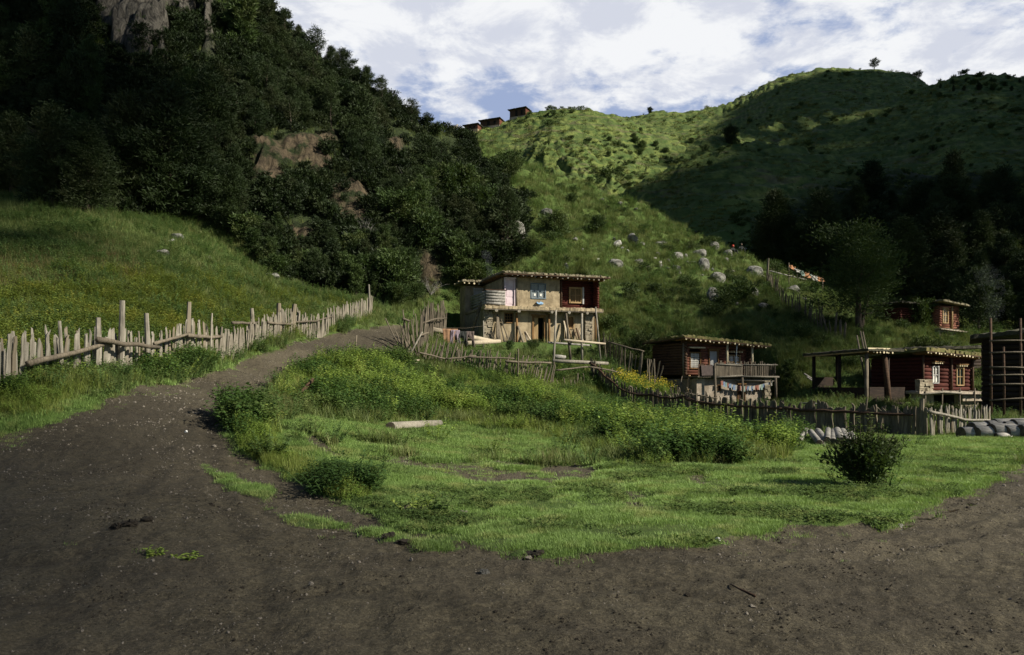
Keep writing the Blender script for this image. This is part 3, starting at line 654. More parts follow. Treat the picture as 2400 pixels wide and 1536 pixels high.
upper = _yard*(YY < 125)*(YY > 17)*(1-dirt)*(1-lawn)*(1-wm*.5)*(1-sstep(.3, .7, leftw)*.85)*(1-np.maximum(rock, earth))
_ff = np.ones_like(Z); _ff[nn] = 1-sstep(-4, 6, poly_sd(PX[nn], PYv[nn], [(1390,925),(1560,962),(1700,985),(1900,1003),(2180,1018),(2180,1045),(1900,1048),(1700,1032),(1560,1008),(1400,962)]))
upper *= .08+.92*_ff; wm *= .25+.75*_ff
# short lawn
thin = sstep(-.25, .25, fbm(X, YY, 1.1, 4, 72))*.93+.07
pts, r = sample_cells(lawn*AREA*inU*thin*np.where(YY < 22, 1, .6), 52000, 1)
lp = [proto('sward_%d' % i, blades(36, .13, .015, .060, .008, 1.0, 100+i), M['lawn']) for i in range(5)]
scatter('grass', 'short bright green grass of the grazed lawn beside the dirt road', pts, frame_rot(len(pts), r, .05), r.uniform(.7, 1.5, len(pts))*np.clip(pts[:,1]/14, .8, 1.8), r.integers(0, 5, len(pts)), lp)
_sdf = np.full_like(Z, -9.0); _sdf[nm] = -poly_sd(PX[nm], PY0[nm], DIRT)/60
# grass creeping out on the road edge, low
edge = dirt*(1-dirt)*4*(YY < 40)+sstep(-.62, -.1, _sdf)*sstep(.02, .35, fbm(X, YY, 1.2, 3, 98))*dirt*.5*(YY < 30)+.004*dirt*sstep(.1, .5, fbm(X, YY, 1.8, 3, 73))*(YY < 12)
pts, r = sample_cells(edge*AREA*inU, 8000, 2)
scatter('sparse_grass', 'thin scattered grass creeping over the edge of the dirt road', pts, frame_rot(len(pts), r, .05), r.uniform(.4, .95, len(pts)), r.integers(0, 5, len(pts)), [proto('edge_sward_%d' % i, blades(20, .12, .02, .07, .008, 1.0, 120+i), M['lawn']) for i in range(5)])
# tall meadow grass and slope grass
pts, r = sample_cells(upper*pixw*inU*(.35+.65*sstep(-.3, .3, fbm(X, YY, 2.5, 3, 74))), 62000, 3)
tp = [proto('tall_grass_%d' % i, blades(26, .16, .16, .46, .016, .8, 140+i, segs=3), M['tall']) for i in range(5)]
sc = r.uniform(.55, 1.15, len(pts))*np.clip(.75+pts[:,1]/90, .8, 1.7)
scatter('meadow_grass', 'tall mixed grass covering the meadow and the slope behind the houses', pts, frame_rot(len(pts), r, .12), sc, r.integers(0, 5, len(pts)), tp)
# sappy yellow green growth in the lower meadow, reddish dry grass above it
mw = np.zeros_like(Z); mr = np.zeros_like(Z)
mw[nn] = sstep(-30, 30, poly_sd(PX[nn], PYv[nn], [(-300,690),(120,672),(500,650),(640,690),(800,735),(690,775),(440,800),(280,850),(-300,900)])+wob2[nn]*2)
mr[nn] = sstep(-30, 30, poly_sd(PX[nn], PYv[nn], [(-300,575),(120,600),(310,600),(330,665),(200,672),(-300,690)])+wob2[nn]*2)
pts, r = sample_cells(upper*mw*pixw*inU*(.1+sstep(-.2, .3, fbm(X, YY, 3, 3, 84))), 3200, 31)
scatter('meadow_weeds', 'sappy yellow green weeds in the lower part of the left meadow', pts, frame_rot(len(pts), r, .12), r.uniform(.6, 1.3, len(pts)), r.integers(0, 4, len(pts)), [proto('meadow_weed_%d' % i, weed(270+i, 7, .55, .26, .13, .035, 11), leaf_mat('meadow_weed_leaves', (.075,.110,.018), (.130,.160,.028), (.24,.22,.04), patch=.5, dark=(.030,.055,.014))) for i in range(4)])
pts, r = sample_cells(upper*mr*pixw*inU, 1800, 32)
scatter('dry_grass', 'reddish brown dry grass in the middle of the left meadow', pts, frame_rot(len(pts), r, .12), r.uniform(.6, 1.2, len(pts)), r.integers(0, 4, len(pts)), [proto('dry_grass_%d' % i, blades(20, .18, .2, .5, .014, .7, 290+i, segs=3), leaf_mat('dry_grass', (.085,.062,.028), (.150,.110,.050), (.10,.11,.035), patch=.6)) for i in range(4)])
# low clover and dung-darkened tufts on the lawn
pts, r = sample_cells(lawn*AREA*inU*sstep(.0, .3, fbm(X, YY, 1.9, 3, 85))*(YY < 30), 5200, 33)
scatter('clover', 'low dark clover in patches over the lawn', pts, frame_rot(len(pts), r, .1), r.uniform(.5, 1.3, len(pts)), r.integers(0, 3, len(pts)), [proto('clover_%d' % i, weed(300+i, 9, .07, .12, .045, .028, 5, .004), leaf_mat('clover_leaves', (.045,.080,.020), (.085,.130,.034), (.15,.17,.05), patch=1.2)) for i in range(3)])
# low shrubs and rank clumps on the slope behind the houses
pts, r = sample_cells(upper*pixw*inU*(YY > 52)*(U > -.09)*sstep(.05, .3, fbm(X, YY, 6, 3, 86)), 900, 34)
SLOPESH = (pts, frame_rot(len(pts), r, .1), np.exp(r.normal(-.75, .4, len(pts))), r.integers(0, 4, len(pts)))
# leafy herbs mixed in the meadow and slope
hb = upper*(.15+sstep(.05, .4, fbm(X, YY, 4.5, 3, 75)))
pts, r = sample_cells(hb*pixw*inU*(1+1.5*(U < -.2)), 13000, 4)
hp = [proto('herb_%d' % i, weed(160+i, 8, .5, .28, .11, .035, 12), M['herb']) for i in range(4)]
scatter('herbs', 'dark green leafy herbs growing in clumps through the meadow grass', pts, frame_rot(len(pts), r, .1), r.uniform(.6, 1.35, len(pts))*np.clip(.7+pts[:,1]/110, .8, 1.6), r.integers(0, 4, len(pts)), hp)
# tall weeds of the bank
pts, r = sample_cells(wm*pixw*inU*(.12+.88*sstep(-.3, .25, fbm(X, YY, 1.7, 2, 76))), 8500, 5)
wp = [proto('weed_%d' % i, weed(180+i, 6, .42+.09*i, .24, .17, .042, 12), M['weed']) for i in range(6)]
_cl = sstep(-.3, .35, fbm(pts[:,0], pts[:,1], 2.4, 3, 80)); _lo = np.where((pts[:,0]/pts[:,1] > -.125)*(pts[:,1] > 36), .62, 1.0)
hgtv = r.uniform(.6, 1.2, len(pts))*(.5+.75*_cl)*_lo*(.40+.60*samp(wm, pts))*np.where((pts[:,0]/pts[:,1] > .08)*(pts[:,1] > 27), .7, 1)*np.where(pts[:,1] < 17, .6, 1)*np.where(pts[:,0]/pts[:,1] < -.25, .75, 1)
scatter('weeds', 'tall leafy weeds covering the bank between the lawn and the fences', pts, frame_rot(len(pts), r, .12), hgtv, r.integers(0, 6, len(pts)), wp)
pts, r = sample_cells(wm*pixw*inU*sstep(.0, .3, fbm(X, YY, 2.8, 3, 81)), 4600, 25)
scatter('dock_plants', 'dark broad leaved plants in clumps through the weedy bank', pts, frame_rot(len(pts), r, .12), r.uniform(.6, 1.25, len(pts))*np.where(pts[:,1] < 17, .6, 1)*np.where((pts[:,0]/pts[:,1] > -.125)*(pts[:,1] > 36), .7, 1), r.integers(0, 4, len(pts)), [proto('dock_%d' % i, weed(250+i, 9, .55+.06*i, .34, .15, .060, 9), leaf_mat('dock_leaves', (.026,.058,.013), (.060,.108,.024), (.10,.13,.035), patch=.5)) for i in range(4)])
pts, r = sample_cells(wm*pixw*inU, 11000, 15)
scatter('bank_grass', 'yellow green grass standing between the weeds on the bank', pts, frame_rot(len(pts), r, .15), r.uniform(.5, 1.15, len(pts))*np.where(pts[:,1] < 17, .6, 1), r.integers(0, 4, len(pts)), [proto('bank_grass_%d' % i, blades(22, .14, .2, .5, .014, .7, 200+i, segs=3), leaf_mat('bank_grass', (.11,.16,.025), (.17,.20,.045), (.21,.21,.06), patch=.4)) for i in range(4)])
# yellow flowered crop behind the fences
FLOWP = [[(1415,905),(1470,890),(1560,905),(1580,930),(1480,925)]]
fl = np.zeros_like(Z); fl[nn] = sstep(-6, 6, poly_sd(PX[nn], PYv[nn], FLOWP[0])); pass
def flower(seed):
    r = random.Random(seed); mb = MB()
    for i in range(22):
        a = r.uniform(0, 6.283); q = .22*math.sqrt(r.random()); z = r.uniform(.35, .75); c = Vector((q*math.cos(a), q*math.sin(a), z))
        for k in range(3): spray(mb, c, Vector((r.gauss(0,1), r.gauss(0,1), .6)), .05, .035, r)
    return mb
pts, r = sample_cells(fl*pixw*inU, 150, 6)
scatter('flowers', 'small yellow flowers over the crop behind the fences', pts, frame_rot(len(pts), r, .1), r.uniform(.6, 1.1, len(pts)), r.integers(0, 3, len(pts)), [proto('flower_%d' % i, flower(220+i), M['yellow'], False) for i in range(3)])
pts, r = sample_cells((fl > .5)*pixw*inU, 900, 16)
scatter('flower_stalks', 'green leafy stalks under the yellow flowers between the fences', pts, frame_rot(len(pts), r, .1), r.uniform(.7, 1.1, len(pts)), r.integers(0, 4, len(pts)), [proto('flower_stalk_%d' % i, weed(230+i, 6, .55, .22, .12, .03, 10), M['weed']) for i in range(4)])
# undergrowth below the trees of the left hill, dark shrubs on the right slope
ug = leftw*(1-.93*earth)*(1-rock)*(YY < 128)
pts, r = sample_cells(ug*pixw*inU*(.25+sstep(-.2, .2, fbm(X, Z, 6, 3, 88))), 8500, 7)
up_ = []
for i in range(4):
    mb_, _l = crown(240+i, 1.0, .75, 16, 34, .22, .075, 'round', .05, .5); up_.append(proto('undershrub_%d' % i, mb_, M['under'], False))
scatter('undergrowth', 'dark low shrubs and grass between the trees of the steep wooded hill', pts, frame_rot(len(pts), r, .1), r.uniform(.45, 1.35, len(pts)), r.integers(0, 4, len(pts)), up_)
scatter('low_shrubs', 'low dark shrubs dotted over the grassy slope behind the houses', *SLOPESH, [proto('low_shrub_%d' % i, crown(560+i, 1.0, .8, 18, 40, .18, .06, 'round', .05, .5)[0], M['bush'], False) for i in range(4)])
# far hills: tussocks and low scrub
fh = (YY > 118)*(1-wood*.4)
cs = sstep(.08, .4, fbm(X, YY, 22, 4, 77)+.05)
pts, r = sample_cells(fh*pixw*inU*(.15+sstep(-.2, .3, fbm(X, YY, 14, 4, 82))), 30000, 8)
tus = [proto('tussock_%d' % i, blades(46, .55, .18, .5, .10, .9, 260+i), M['tuss']) for i in range(4)]
scatter('hill_grass', 'tussocky grass over the far hills', pts, frame_rot(len(pts), r, .1), r.uniform(.6, 1.5, len(pts))*np.clip(pts[:,1]/210, .7, 1.7), r.integers(0, 4, len(pts)), tus)
pts, r = sample_cells(fh*pixw*inU*(cs+.5*cm*_rk+1.0*wood), 5200, 9)
scb = []
for i in range(3):
    mb_, _l = crown(280+i, .8, .8, 14, 26, .26, .10, 'round', .05, .4); scb.append(proto('scrub_%d' % i, mb_, M['bush'], False))
scatter('scrub', 'low dark scrub dotted over the far hills', pts, frame_rot(len(pts), r, .1), np.exp(r.normal(-.25, .45, len(pts)))*np.clip(pts[:,1]/230, .6, 1.4), r.integers(0, 3, len(pts)), scb)
# ------------------------------------------------------------------ trees and bushes
TREE_KINDS = {}
def tree_kind(key, nm, H, R, nbr, per, L, w, shape, base, up, mat, seed, r0=None, k=12, lean=0, lump=.35):
    mb, limbs = crown(seed, H, R, nbr, per, L, w, shape, base, up, lump)
    TREE_KINDS[key] = (nm, H, mb.mesh('crown', mat), None if r0 is None else trunk_mb(H, r0, limbs, seed, k, lean).mesh('trunk', M['bark'], True))
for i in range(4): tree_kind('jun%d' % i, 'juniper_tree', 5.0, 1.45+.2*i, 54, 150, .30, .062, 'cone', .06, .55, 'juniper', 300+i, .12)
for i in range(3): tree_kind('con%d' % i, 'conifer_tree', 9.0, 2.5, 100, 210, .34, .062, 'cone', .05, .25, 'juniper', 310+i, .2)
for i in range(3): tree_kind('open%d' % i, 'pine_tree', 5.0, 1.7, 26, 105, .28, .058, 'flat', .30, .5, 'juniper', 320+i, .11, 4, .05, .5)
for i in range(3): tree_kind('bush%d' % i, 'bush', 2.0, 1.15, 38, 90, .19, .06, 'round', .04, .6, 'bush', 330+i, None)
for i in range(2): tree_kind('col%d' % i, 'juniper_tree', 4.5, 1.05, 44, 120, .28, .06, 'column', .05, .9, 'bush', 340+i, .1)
tree_kind('lone', 'round_tree', 5.0, 2.0, 30, 70, .4, .12, 'round', .22, .5, 'juniper', 350, .16, 6)
tree_kind('ball', 'round_bush', 4.0, 2.1, 40, 90, .4, .13, 'round', .03, .5, 'juniper', 351)
tree_kind('big', 'spreading_tree', 10.0, 4.2, 60, 230, .36, .075, 'flat', .16, .42, 'bush', 352, .24, 3, .04, .5)
NTREE = 0
def plant(key, loc, h, label, cat, group=None, rz=None, wide=1.0, sink=.12):
    """an Empty at the foot of the tree that carries crown and trunk"""
    nm, H, cm_, tm_ = TREE_KINDS[key]; s = h/H
    o = thing(nm, label, cat, (loc[0], loc[1], loc[2]-sink*min(1, h/5)), rnd(0, 6.28) if rz is None else rz, group)
    o.scale = (s*wide, s*wide, s)
    for n_, me in (('crown', cm_), ('trunk', tm_)):
        if me is not None:
            c = bpy.data.objects.new(n_, me); COL.objects.link(c); c.parent = o
    return o
JUN = ['jun0','jun1','jun2','jun3']; CON = ['con0','con1','con2']; OPN = ['open0','open1','open2']; BSH = ['bush0','bush1','bush2']; COLK = ['col0','col1']
taken = []
def free(px, py, d):
    if any((px-a)**2+(py-b)**2*1.6 < d*d for a, b in taken): return False
    taken.append((px, py)); return True
# skyline trees, one label each: where they stand on the ridge line
SKY = [(632,40,60,'jun0'),(668,80,62,'open0'),(700,112,55,'jun1'),(742,150,88,'open1'),(775,168,60,'jun2'),(802,196,82,'jun3'),(836,216,62,'jun0'),(860,232,80,'jun1'),(895,250,72,'open2'),(925,272,50,'jun2'),(965,298,66,'open0'),(1000,308,42,'open1'),(1022,322,30,'bush1')]
words = ['highest','second highest','third highest','fourth highest','fifth','sixth','seventh','eighth','ninth','tenth','third lowest','second lowest','lowest']
for (px, py, h, k), wd in zip(SKY, words):
    p = hit(px, py); taken.append((px, py)); w_ = 'small dark bush' if k[0] == 'b' else ('open crowned dark pine' if k[0] == 'o' else 'dark pointed juniper')
    ext = ' down the ridge' if wd in ('fifth','sixth','seventh','eighth','ninth','tenth') else ''
    plant(k, p, h/F*p.y, '%s on the skyline of the wooded hill, %s%s' % (w_, wd, ext), 'tree' if k[0] != 'b' else 'bush', 'trees on the skyline of the wooded hill')
# the tall conifers along the top of the meadow
TALL = [(30,455,200,'leftmost of the tall trees above the meadow'),(120,482,250,'second from the left edge above the meadow'),(205,500,230,'above the reddish grass of the meadow'),(300,505,300,'highest of those above the meadow'),(395,512,330,'directly below the bare grey cliff'),(470,520,210,'right of the tallest one above the meadow'),(540,545,170,'beside the grassy gully above the meadow')]
for px, py, h, wd in TALL:
    p = hit(px, py); taken.append((px, py-20)); plant(random.choice(CON), p, h/F*p.y, 'tall dark conical conifer, '+wd, 'tree', 'tall conifers above the meadow', wide=1.15)
def in_any(px, py, polys, m=0):
    return any(poly_sd(np.array([px]), np.array([py]), q)[0] > m for q in polys)
def zone(n, seed, poly, dmin, h0, h1, kinds, label, cat, group, bare, avoid=True, ymin=55, ymax=140, wide=(.85,1.25)):
    r = random.Random(seed); xs = [q[0] for q in poly]; ys_ = [q[1] for q in poly]; c = 0; tries = 0
    while c < n and tries < n*60:
        tries += 1; px = r.uniform(max(-60, min(xs)), max(xs)); py = r.uniform(max(-90, min(ys_)), max(ys_))
        if not in_any(px, py, [poly]): continue
        h = r.uniform(h0, h1)*(r.random()*.6+.7)
        if avoid and any(in_any(px+h*a_, py-h*b_, bare, -14) for a_ in (-.22, 0, .22) for b_ in (.05, .5, .9)): continue
        p = hit(px, py)
        if not (ymin < p.y < ymax) or not free(px, py, dmin): continue
        plant(r.choice(kinds), p, h/F*p.y, label, cat, group, wide=r.uniform(*wide)); c += 1
CLIFFS = ROCK+EARTH
zone(64, 1, [(-60,-90),(620,-60),(640,60),(520,330),(430,460),(-60,430)], 34, 80, 150, JUN+COLK, 'dark juniper on the steep shaded hill around the grey cliff', 'tree', 'junipers around the grey cliff', CLIFFS)
zone(70, 2, [(640,110),(800,250),(980,370),(1060,430),(1000,480),(800,500),(600,540),(470,500),(520,330)], 31, 60, 105, JUN+JUN+OPN, 'dark juniper on the wooded hill between the orange earth banks and the skyline', 'tree', 'junipers between the earth banks and the skyline', CLIFFS)
zone(55, 3, [(600,540),(800,500),(1000,480),(1080,450),(1130,500),(1140,600),(1100,650),(900,705),(720,690)], 27, 50, 95, JUN+BSH+COLK, 'leafy juniper or shrub on the lower wooded slope left of the two storey house', 'tree', 'shrubs on the lower wooded slope', CLIFFS)
zone(34, 4, [(560,545),(700,690),(900,706),(1120,650),(1130,690),(860,735),(680,705),(560,575)], 30, 45, 75, BSH+COLK, 'green bush along the foot of the wooded hill above the fence', 'bush', 'bushes along the foot of the wooded hill', CLIFFS, wide=(1.0,1.5))
SLOPE = [(1305,562,60,'bush0','green bush left of the pale boulders on the slope'),(1188,562,130,'jun3','dense tall juniper at the right edge of the wooded hill'),(1150,470,90,'jun1','dark juniper above the dense tall one at the wood edge'),(1245,600,40,'bush1','low bush behind the left end of the house roof'),
 (1110,690,55,'bush2','green bush behind the terrace of the two storey house'),(1400,540,34,'bush0','low bush above the white stones on the slope'),(1190,420,60,'bush1','dark bush where the wood meets the grassy ridge'),(1340,480,26,'bush2','small bush on the grassy ridge above the house'),
 (1420,840,42,'bush0','bush growing against the right corner of the two storey house'),(1250,800,24,'bush1','bush in front of the open door of the two storey house'),(1195,812,22,'bush2','bush left of the door in the house yard'),(1360,815,24,'bush0','bush behind the white pole of the rack'),(1030,770,34,'bush1','bush between the leaning stakes and the washing'),
 (1850,905,70,'col0','pale green shrub at the right end of the balcony house'),(1510,840,60,'bush2','dark bush between the two storey house and the balcony house'),(2135,905,40,'bush1','grey green shrub before the mud parapet of the red house'),(2160,770,65,'bush2','dark round shrub beside the cabin on the slope')]
for px, py, h, k, lb in SLOPE:
    p = hit(px, py, 30)
    if 1190 < px < 1380 and 790 < py < 830: p = P(px, 0, 51.5); p.z = hgt(p.x, p.y)
    plant(k, p, h/F*p.y, lb, 'tree' if 'juniper' in lb else 'bush')
# right-hand wood
p = P(2015,795,57.5); p.z = hgt(p.x, p.y)
big = plant('big', p, 252/F*p.y, 'large spreading dark tree with two trunks on the right slope', 'tree', rz=.6, wide=1.22)
mb = MB(); mb.tube([(.25,.1,-.2),(.75,.2,1.6),(1.25,.1,3.6),(1.5,.2,5.2)], [.2,.17,.13,.05], 7, .12); mb.build('trunk', 'bark', big, True)
FR = [(1815,625,190,'con0','dense dark tree left of the prayer flags, at the top of the slope fence'),(1782,604,66,'jun1','dark tree standing behind the two seated people'),(1925,650,215,'con1','dense dark tree standing behind the prayer flags'),(1880,640,120,'jun2','lower dark tree between the two dense ones behind the prayer flags'),(2120,700,200,'con2','dark tree behind the right side of the large spreading tree')]
for px, py, h, k, lb in FR:
    p = hit(px, py, 50); taken.append((px, py)); plant(k, p, h/F*p.y, lb, 'tree', wide=1.15)
zone(38, 5, [(1760,600),(1850,540),(2000,500),(2200,470),(2460,450),(2460,700),(2150,690),(2000,640)], 30, 80, 140, CON+JUN, 'dark tree in the shaded wood on the right hillside', 'tree', 'trees of the shaded right hand wood', [], False, 60, 260)
zone(16, 6, [(2160,690),(2460,690),(2460,800),(2330,790),(2260,770)], 36, 90, 150, CON+JUN, 'dark tree behind the cabin at the foot of the right hand wood', 'tree', 'trees behind the cabin', [], False, 55, 200)
zone(22, 7, [(2170,210),(2230,192),(2300,184),(2460,186),(2460,225),(2300,215),(2180,235)], 20, 9, 17, BSH+JUN, 'small dark tree along the top of the far right hill', 'tree', 'trees along the top of the far right hill', [], False, 150, 400)
zone(14, 8, [(1400,330),(1500,300),(1650,330),(1500,400),(1420,430)], 18, 8, 16, BSH, 'small dark bush in the gully between the far hills', 'bush', 'bushes in the gully between the far hills', [], False, 150, 500)
for px, py, h, k, lb, w_ in [(2049,164,27,'lone','lone tree standing on the summit of the highest far hill',1.0),(1523,265,14,'ball','lone round tree on the saddle between the far hills',1.0),(1712,340,44,'ball','solitary dark round bush on the crest of the middle hill',.9),(2150,185,16,'bush1','dark shrub at the right shoulder of the highest hill',1.2)]:
    p = hit(px, py, 120); plant(k, p, h/F*p.y, lb, 'tree', wide=w_, sink=.3)

# dead grey bushes among the trees
for px, py, h, lb in ((508,450,60,'grey leafless bush in the gap between the tall conifers and the earth banks'),(855,560,46,'grey leafless bush below the right hand earth bank'),(945,430,40,'grey leafless bush high on the wooded hill'),(1010,690,40,'grey leafless bush beside the foot of the wood near the house')):
    p = hit(px, py, 50); H_ = h/F*p.y; mb = MB(); r = random.Random(px)
    for i in range(26):
        a = r.uniform(0, 6.283); d = Vector((math.cos(a)*r.uniform(.2,1), math.sin(a)*r.uniform(.2,1), r.uniform(.5,1.3))).normalized()*H_*r.uniform(.6,1.1); m_ = d*.5+Vector((r.uniform(-.1,.1),r.uniform(-.1,.1),.12))*H_
        mb.tube([(0,0,-.1), m_, d], [.03,.018,.006], 4, cap=False)
        for k in range(3): q = m_.lerp(d, r.random()); mb.tube([q, q+Vector((r.gauss(0,.12),r.gauss(0,.12),r.uniform(.02,.2)))*H_], [.011,.004], 3, cap=False)
    tag(mb.build('dead_bush', 'greyLog', None, True, p), lb, 'bush')
# ------------------------------------------------------------------ rocks, stones, clods
def rock_mesh(seed, mat, cuts=16, rough=.05, sub=3):
    r = random.Random(seed); bm = bmesh.new(); bmesh.ops.create_icosphere(bm, subdivisions=sub, radius=1.0)
    pl = []
    for _ in range(cuts):
        n = Vector((r.gauss(0,1), r.gauss(0,1), r.gauss(0,1))).normalized(); pl.append((n, r.uniform(.38, .8)))
    for v in bm.verts:
        for n, d in pl:
            e = v.co.dot(n)-d
            if e > 0: v.co -= n*e
        v.co += Vector((r.gauss(0,1), r.gauss(0,1), r.gauss(0,1)))*rough*.35
    me = bpy.data.meshes.new('boulder'); bm.to_mesh(me); bm.free(); me.materials.append(M[mat]); return me
RK = {m: [rock_mesh(400+i+(0 if m == 'rock' else 20), m) for i in range(6)] for m in ('rock', 'paleRock', 'sand')}
RK['mudlump'] = [rock_mesh(440+i, 'mudlump', 4, .35) for i in range(3)]
def boulder(px, py, wpx, hpx, mat, label, name='boulder', cat='rock', group=None, tilt=None, near=False, sink=.36):
    p = hit(px, py, 4); s = p.y/F; o = bpy.data.objects.new(name, random.choice(RK[mat])); COL.objects.link(o)
    o.scale = (wpx*s*.58, wpx*s*.5, hpx*s*.58); o.rotation_euler = (rnd(-.2,.2), rnd(-.25,.25) if tilt is None else tilt, rnd(-.5,.5))
    o.location = (p.x, p.y, p.z+hpx*s*(.5-sink)); return tag(o, label, cat, group)
RL = [(1280,508,38,24,'rock','rounded grey boulder alone high on the slope above the house'),(1444,577,24,24,'paleRock','tall whitish stone, palest of the scree on the slope'),(1482,571,38,34,'rock','broad grey boulder just right of the tall whitish stone'),(1551,575,38,22,'rock','dark flat boulder on the upper slope, half sunk in grass'),
 (1471,592,11,13,'paleRock','tiny white upright stone below the broad grey boulder'),(1503,574,16,8,'rock','small flat stone between the upper boulders'),(1586,606,36,20,'rock','grey slab at the left end of the boulder row'),(1634,600,40,28,'rock','large humped boulder in the middle of the boulder row'),(1672,582,26,22,'rock','dark boulder at the top of the boulder row'),(1703,602,26,30,'rock','tall grey boulder at the right end of the row near the people'),
 (1647,629,30,34,'rock','pointed grey boulder standing below the humped one'),(1440,623,40,22,'rock','low cracked boulder below the white upright stone'),(1500,616,15,12,'rock','small grey stone left of the white sliver'),(1546,620,10,16,'paleRock','white sliver of stone in the middle of the slope'),(1563,613,20,10,'rock','flat pale grey stone above the white sliver'),(1583,632,24,14,'rock','grey stone under the slab of the boulder row'),
 (1611,622,18,14,'rock','small rock between the slab and the pointed boulder'),(1680,657,40,26,'rock','big flat topped boulder right of the pointed one'),(1668,702,32,40,'rock','upright ribbed boulder, lowest of the large ones on the slope'),(1609,661,20,12,'rock','small stone left of the flat topped boulder'),(1326,632,17,22,'rock','upright stone just above the right end of the house roof'),(1400,609,10,8,'paleRock','small white stone left of the cracked boulder'),
 (1857,684,42,28,'rock','leaning striped boulder below the rail fence with flags'),(1765,645,44,30,'rock','wide dark boulder left of the corner post of the slope fence'),(1746,588,14,12,'paleRock','pale stone beside the two seated people'),(1880,702,26,12,'rock','small flat rock below the leaning striped boulder'),(1788,720,28,14,'rock','low rock left of the slope fence'),(1276,577,18,9,'rock','thin flat stone above the smoke of the house'),(1347,562,16,10,'rock','small stone right of the green bush on the slope'),
 (1722,690,20,16,'rock','half buried rock right of the flat topped boulder'),(1765,690,30,26,'rock','grey rock beside the top of the slope fence'),
 (416,562,42,28,'rock','dark grey boulder, upper one on the left meadow'),(398,568,26,12,'paleRock','pale flat stone between the two dark boulders of the meadow'),(379,597,38,27,'rock','dark grey boulder, lower one on the left meadow'),(640,655,42,34,'rock','tilted grey slab at the edge of the wood above the long fence'),(492,608,12,12,'paleRock','small white stone in the grass of the left meadow'),
 (1410,470,14,8,'rock','small rock on the crest of the grassy ridge'),(1452,480,22,10,'rock','wide stone on the crest of the grassy ridge'),(1490,492,12,7,'rock','lowest stone on the crest of the grassy ridge'),(1210,555,40,50,'rock','rock outcrop under the dense tall juniper')]
for px, py, w_, h_, m_, lb in RL: boulder(px, py, w_, h_, m_, lb)
_r = random.Random(9)
for i in range(34):
    px = _r.gauss(1600, 110); py = 618+_r.gauss(0, 38)+(px-1600)*.12
    if 1300 < px < 1800 and py > 520: boulder(px, py, _r.uniform(8, 20), _r.uniform(5, 12), 'rock' if _r.random() < .75 else 'paleRock', 'small stone scattered among the large boulders on the slope', 'stone', 'stone', 'small stones among the boulders')
ST = [(1136,1345,30,18,'rock','grey angular stone on the dirt road below the lawn','stone'),(1238,1310,24,13,'sand','flat pale stone at the lower tip of the lawn','stone'),(965,1315,10,13,'sand','small upright brown stone on the dirt road','stone'),(728,1372,13,15,'sand','tan pebble on the road, left of the grey angular stone','stone'),(1763,1425,18,19,'sand','rounded tan stone next to the bent stick on the road','stone'),(2110,1235,15,11,'paleRock','white stone at the bank of the muddy rivulet','stone'),
 (910,1258,26,17,'mudlump','dark clod at the edge of the grass strip','clod'),(948,1272,32,12,'mudlump','flatter dark clod right of the grass strip','clod'),(1250,1300,44,18,'mudlump','dark clod behind the flat pale stone','clod'),(345,1222,26,16,'mudlump','dark clod at the right end of the clod heap on the road','clod'),(300,1232,40,24,'mudlump','largest dark clod in the heap on the road','clod'),(272,1238,26,16,'mudlump','dark clod at the left end of the clod heap on the road','clod'),
 (1085,1202,22,8,'sand','brown flat stone at the left rim of the lawn','stone'),(700,1340,9,7,'sand','small round pebble on the left part of the road','stone'),(1680,1268,16,12,'litter','',''),(435,1014,9,7,'litter','','')]
RK['litter'] = [rock_mesh(450, 'litter_white', 9, .12)]
for px, py, w_, h_, m_, lb, nm in ST:
    if m_ == 'litter': boulder(px, py, w_, h_, m_, 'white scrap of litter at the rim of the lawn' if px > 1000 else 'tiny white scrap of litter on the road before the fence', 'litter_scrap', 'litter', sink=.35)
    else: boulder(px, py, w_, h_, m_, lb, nm, 'stone' if nm == 'stone' else 'clod')
# gravel and clods spread over the road
pts, r = sample_cells(dirt*AREA*inU*(YY < 45)*(.10+sstep(-.1, .35, fbm(X, YY, 1.3, 3, 78)))*np.clip(8/YY, .25, 2), 8000, 10)
scatter('gravel', 'pale gravel and small stones pressed into the dirt road', pts, np.stack([r.random(len(pts))*6, r.random(len(pts))*6, r.random(len(pts))*6], 1), np.exp(r.normal(-5.15, .5, len(pts)))*np.clip(pts[:,1]/9, .8, 2), r.integers(0, 4, len(pts)), [bpy.data.objects.new('pebble_%d' % i, rock_mesh(460+i, 'sand', 9, .05, 2)) for i in range(4)])
pts, r = sample_cells(dirt*AREA*inU*(YY < 40)*sstep(-.05, .3, fbm(X, YY, .9, 3, 79)), 7000, 11)
scatter('dirt', 'trodden damp crumbs of earth over the road', pts, frame_rot(len(pts), r, .3), np.exp(r.normal(-4.95, .40, len(pts))), r.integers(0, 3, len(pts)), [bpy.data.objects.new('crumb_%d' % i, rock_mesh(470+i, 'mudlump', 3, .4, 2)) for i in range(3)])
# bent stick on the road
a = hit(1712,1372); b = hit(1770,1402); c_ = a.lerp(b, .5)
mb = MB(); mb.tube([a-c_+Vector((0,0,.012)), Vector((-.02,-.02,.02)), b-c_+Vector((0,0,.014))], [.006,.009,.011], 6, .2)
tag(mb.build('stick', 'darklog', None, True, c_), 'thin bent stick lying on the dirt road', 'stick')
# muddy rivulet under the right bank
mb = MB(); cv = [(2290,1178),(2240,1192),(2190,1208),(2130,1228),(2085,1250)]; wv = [6,9,12,14,7]; L_ = []
for (px, py), w_ in zip(cv, wv):
    a = hit(px-w_, py-w_*.35, 5); b = hit(px+w_, py+w_*.35, 5); z_ = min(a.z, b.z)+.004; L_ += [(a.x, a.y, z_), (b.x, b.y, z_)]
mb.add(L_, [(2*i, 2*i+1, 2*i+3, 2*i+2) for i in range(len(cv)-1)]); tag(mb.build('water', 'water'), kind='structure')
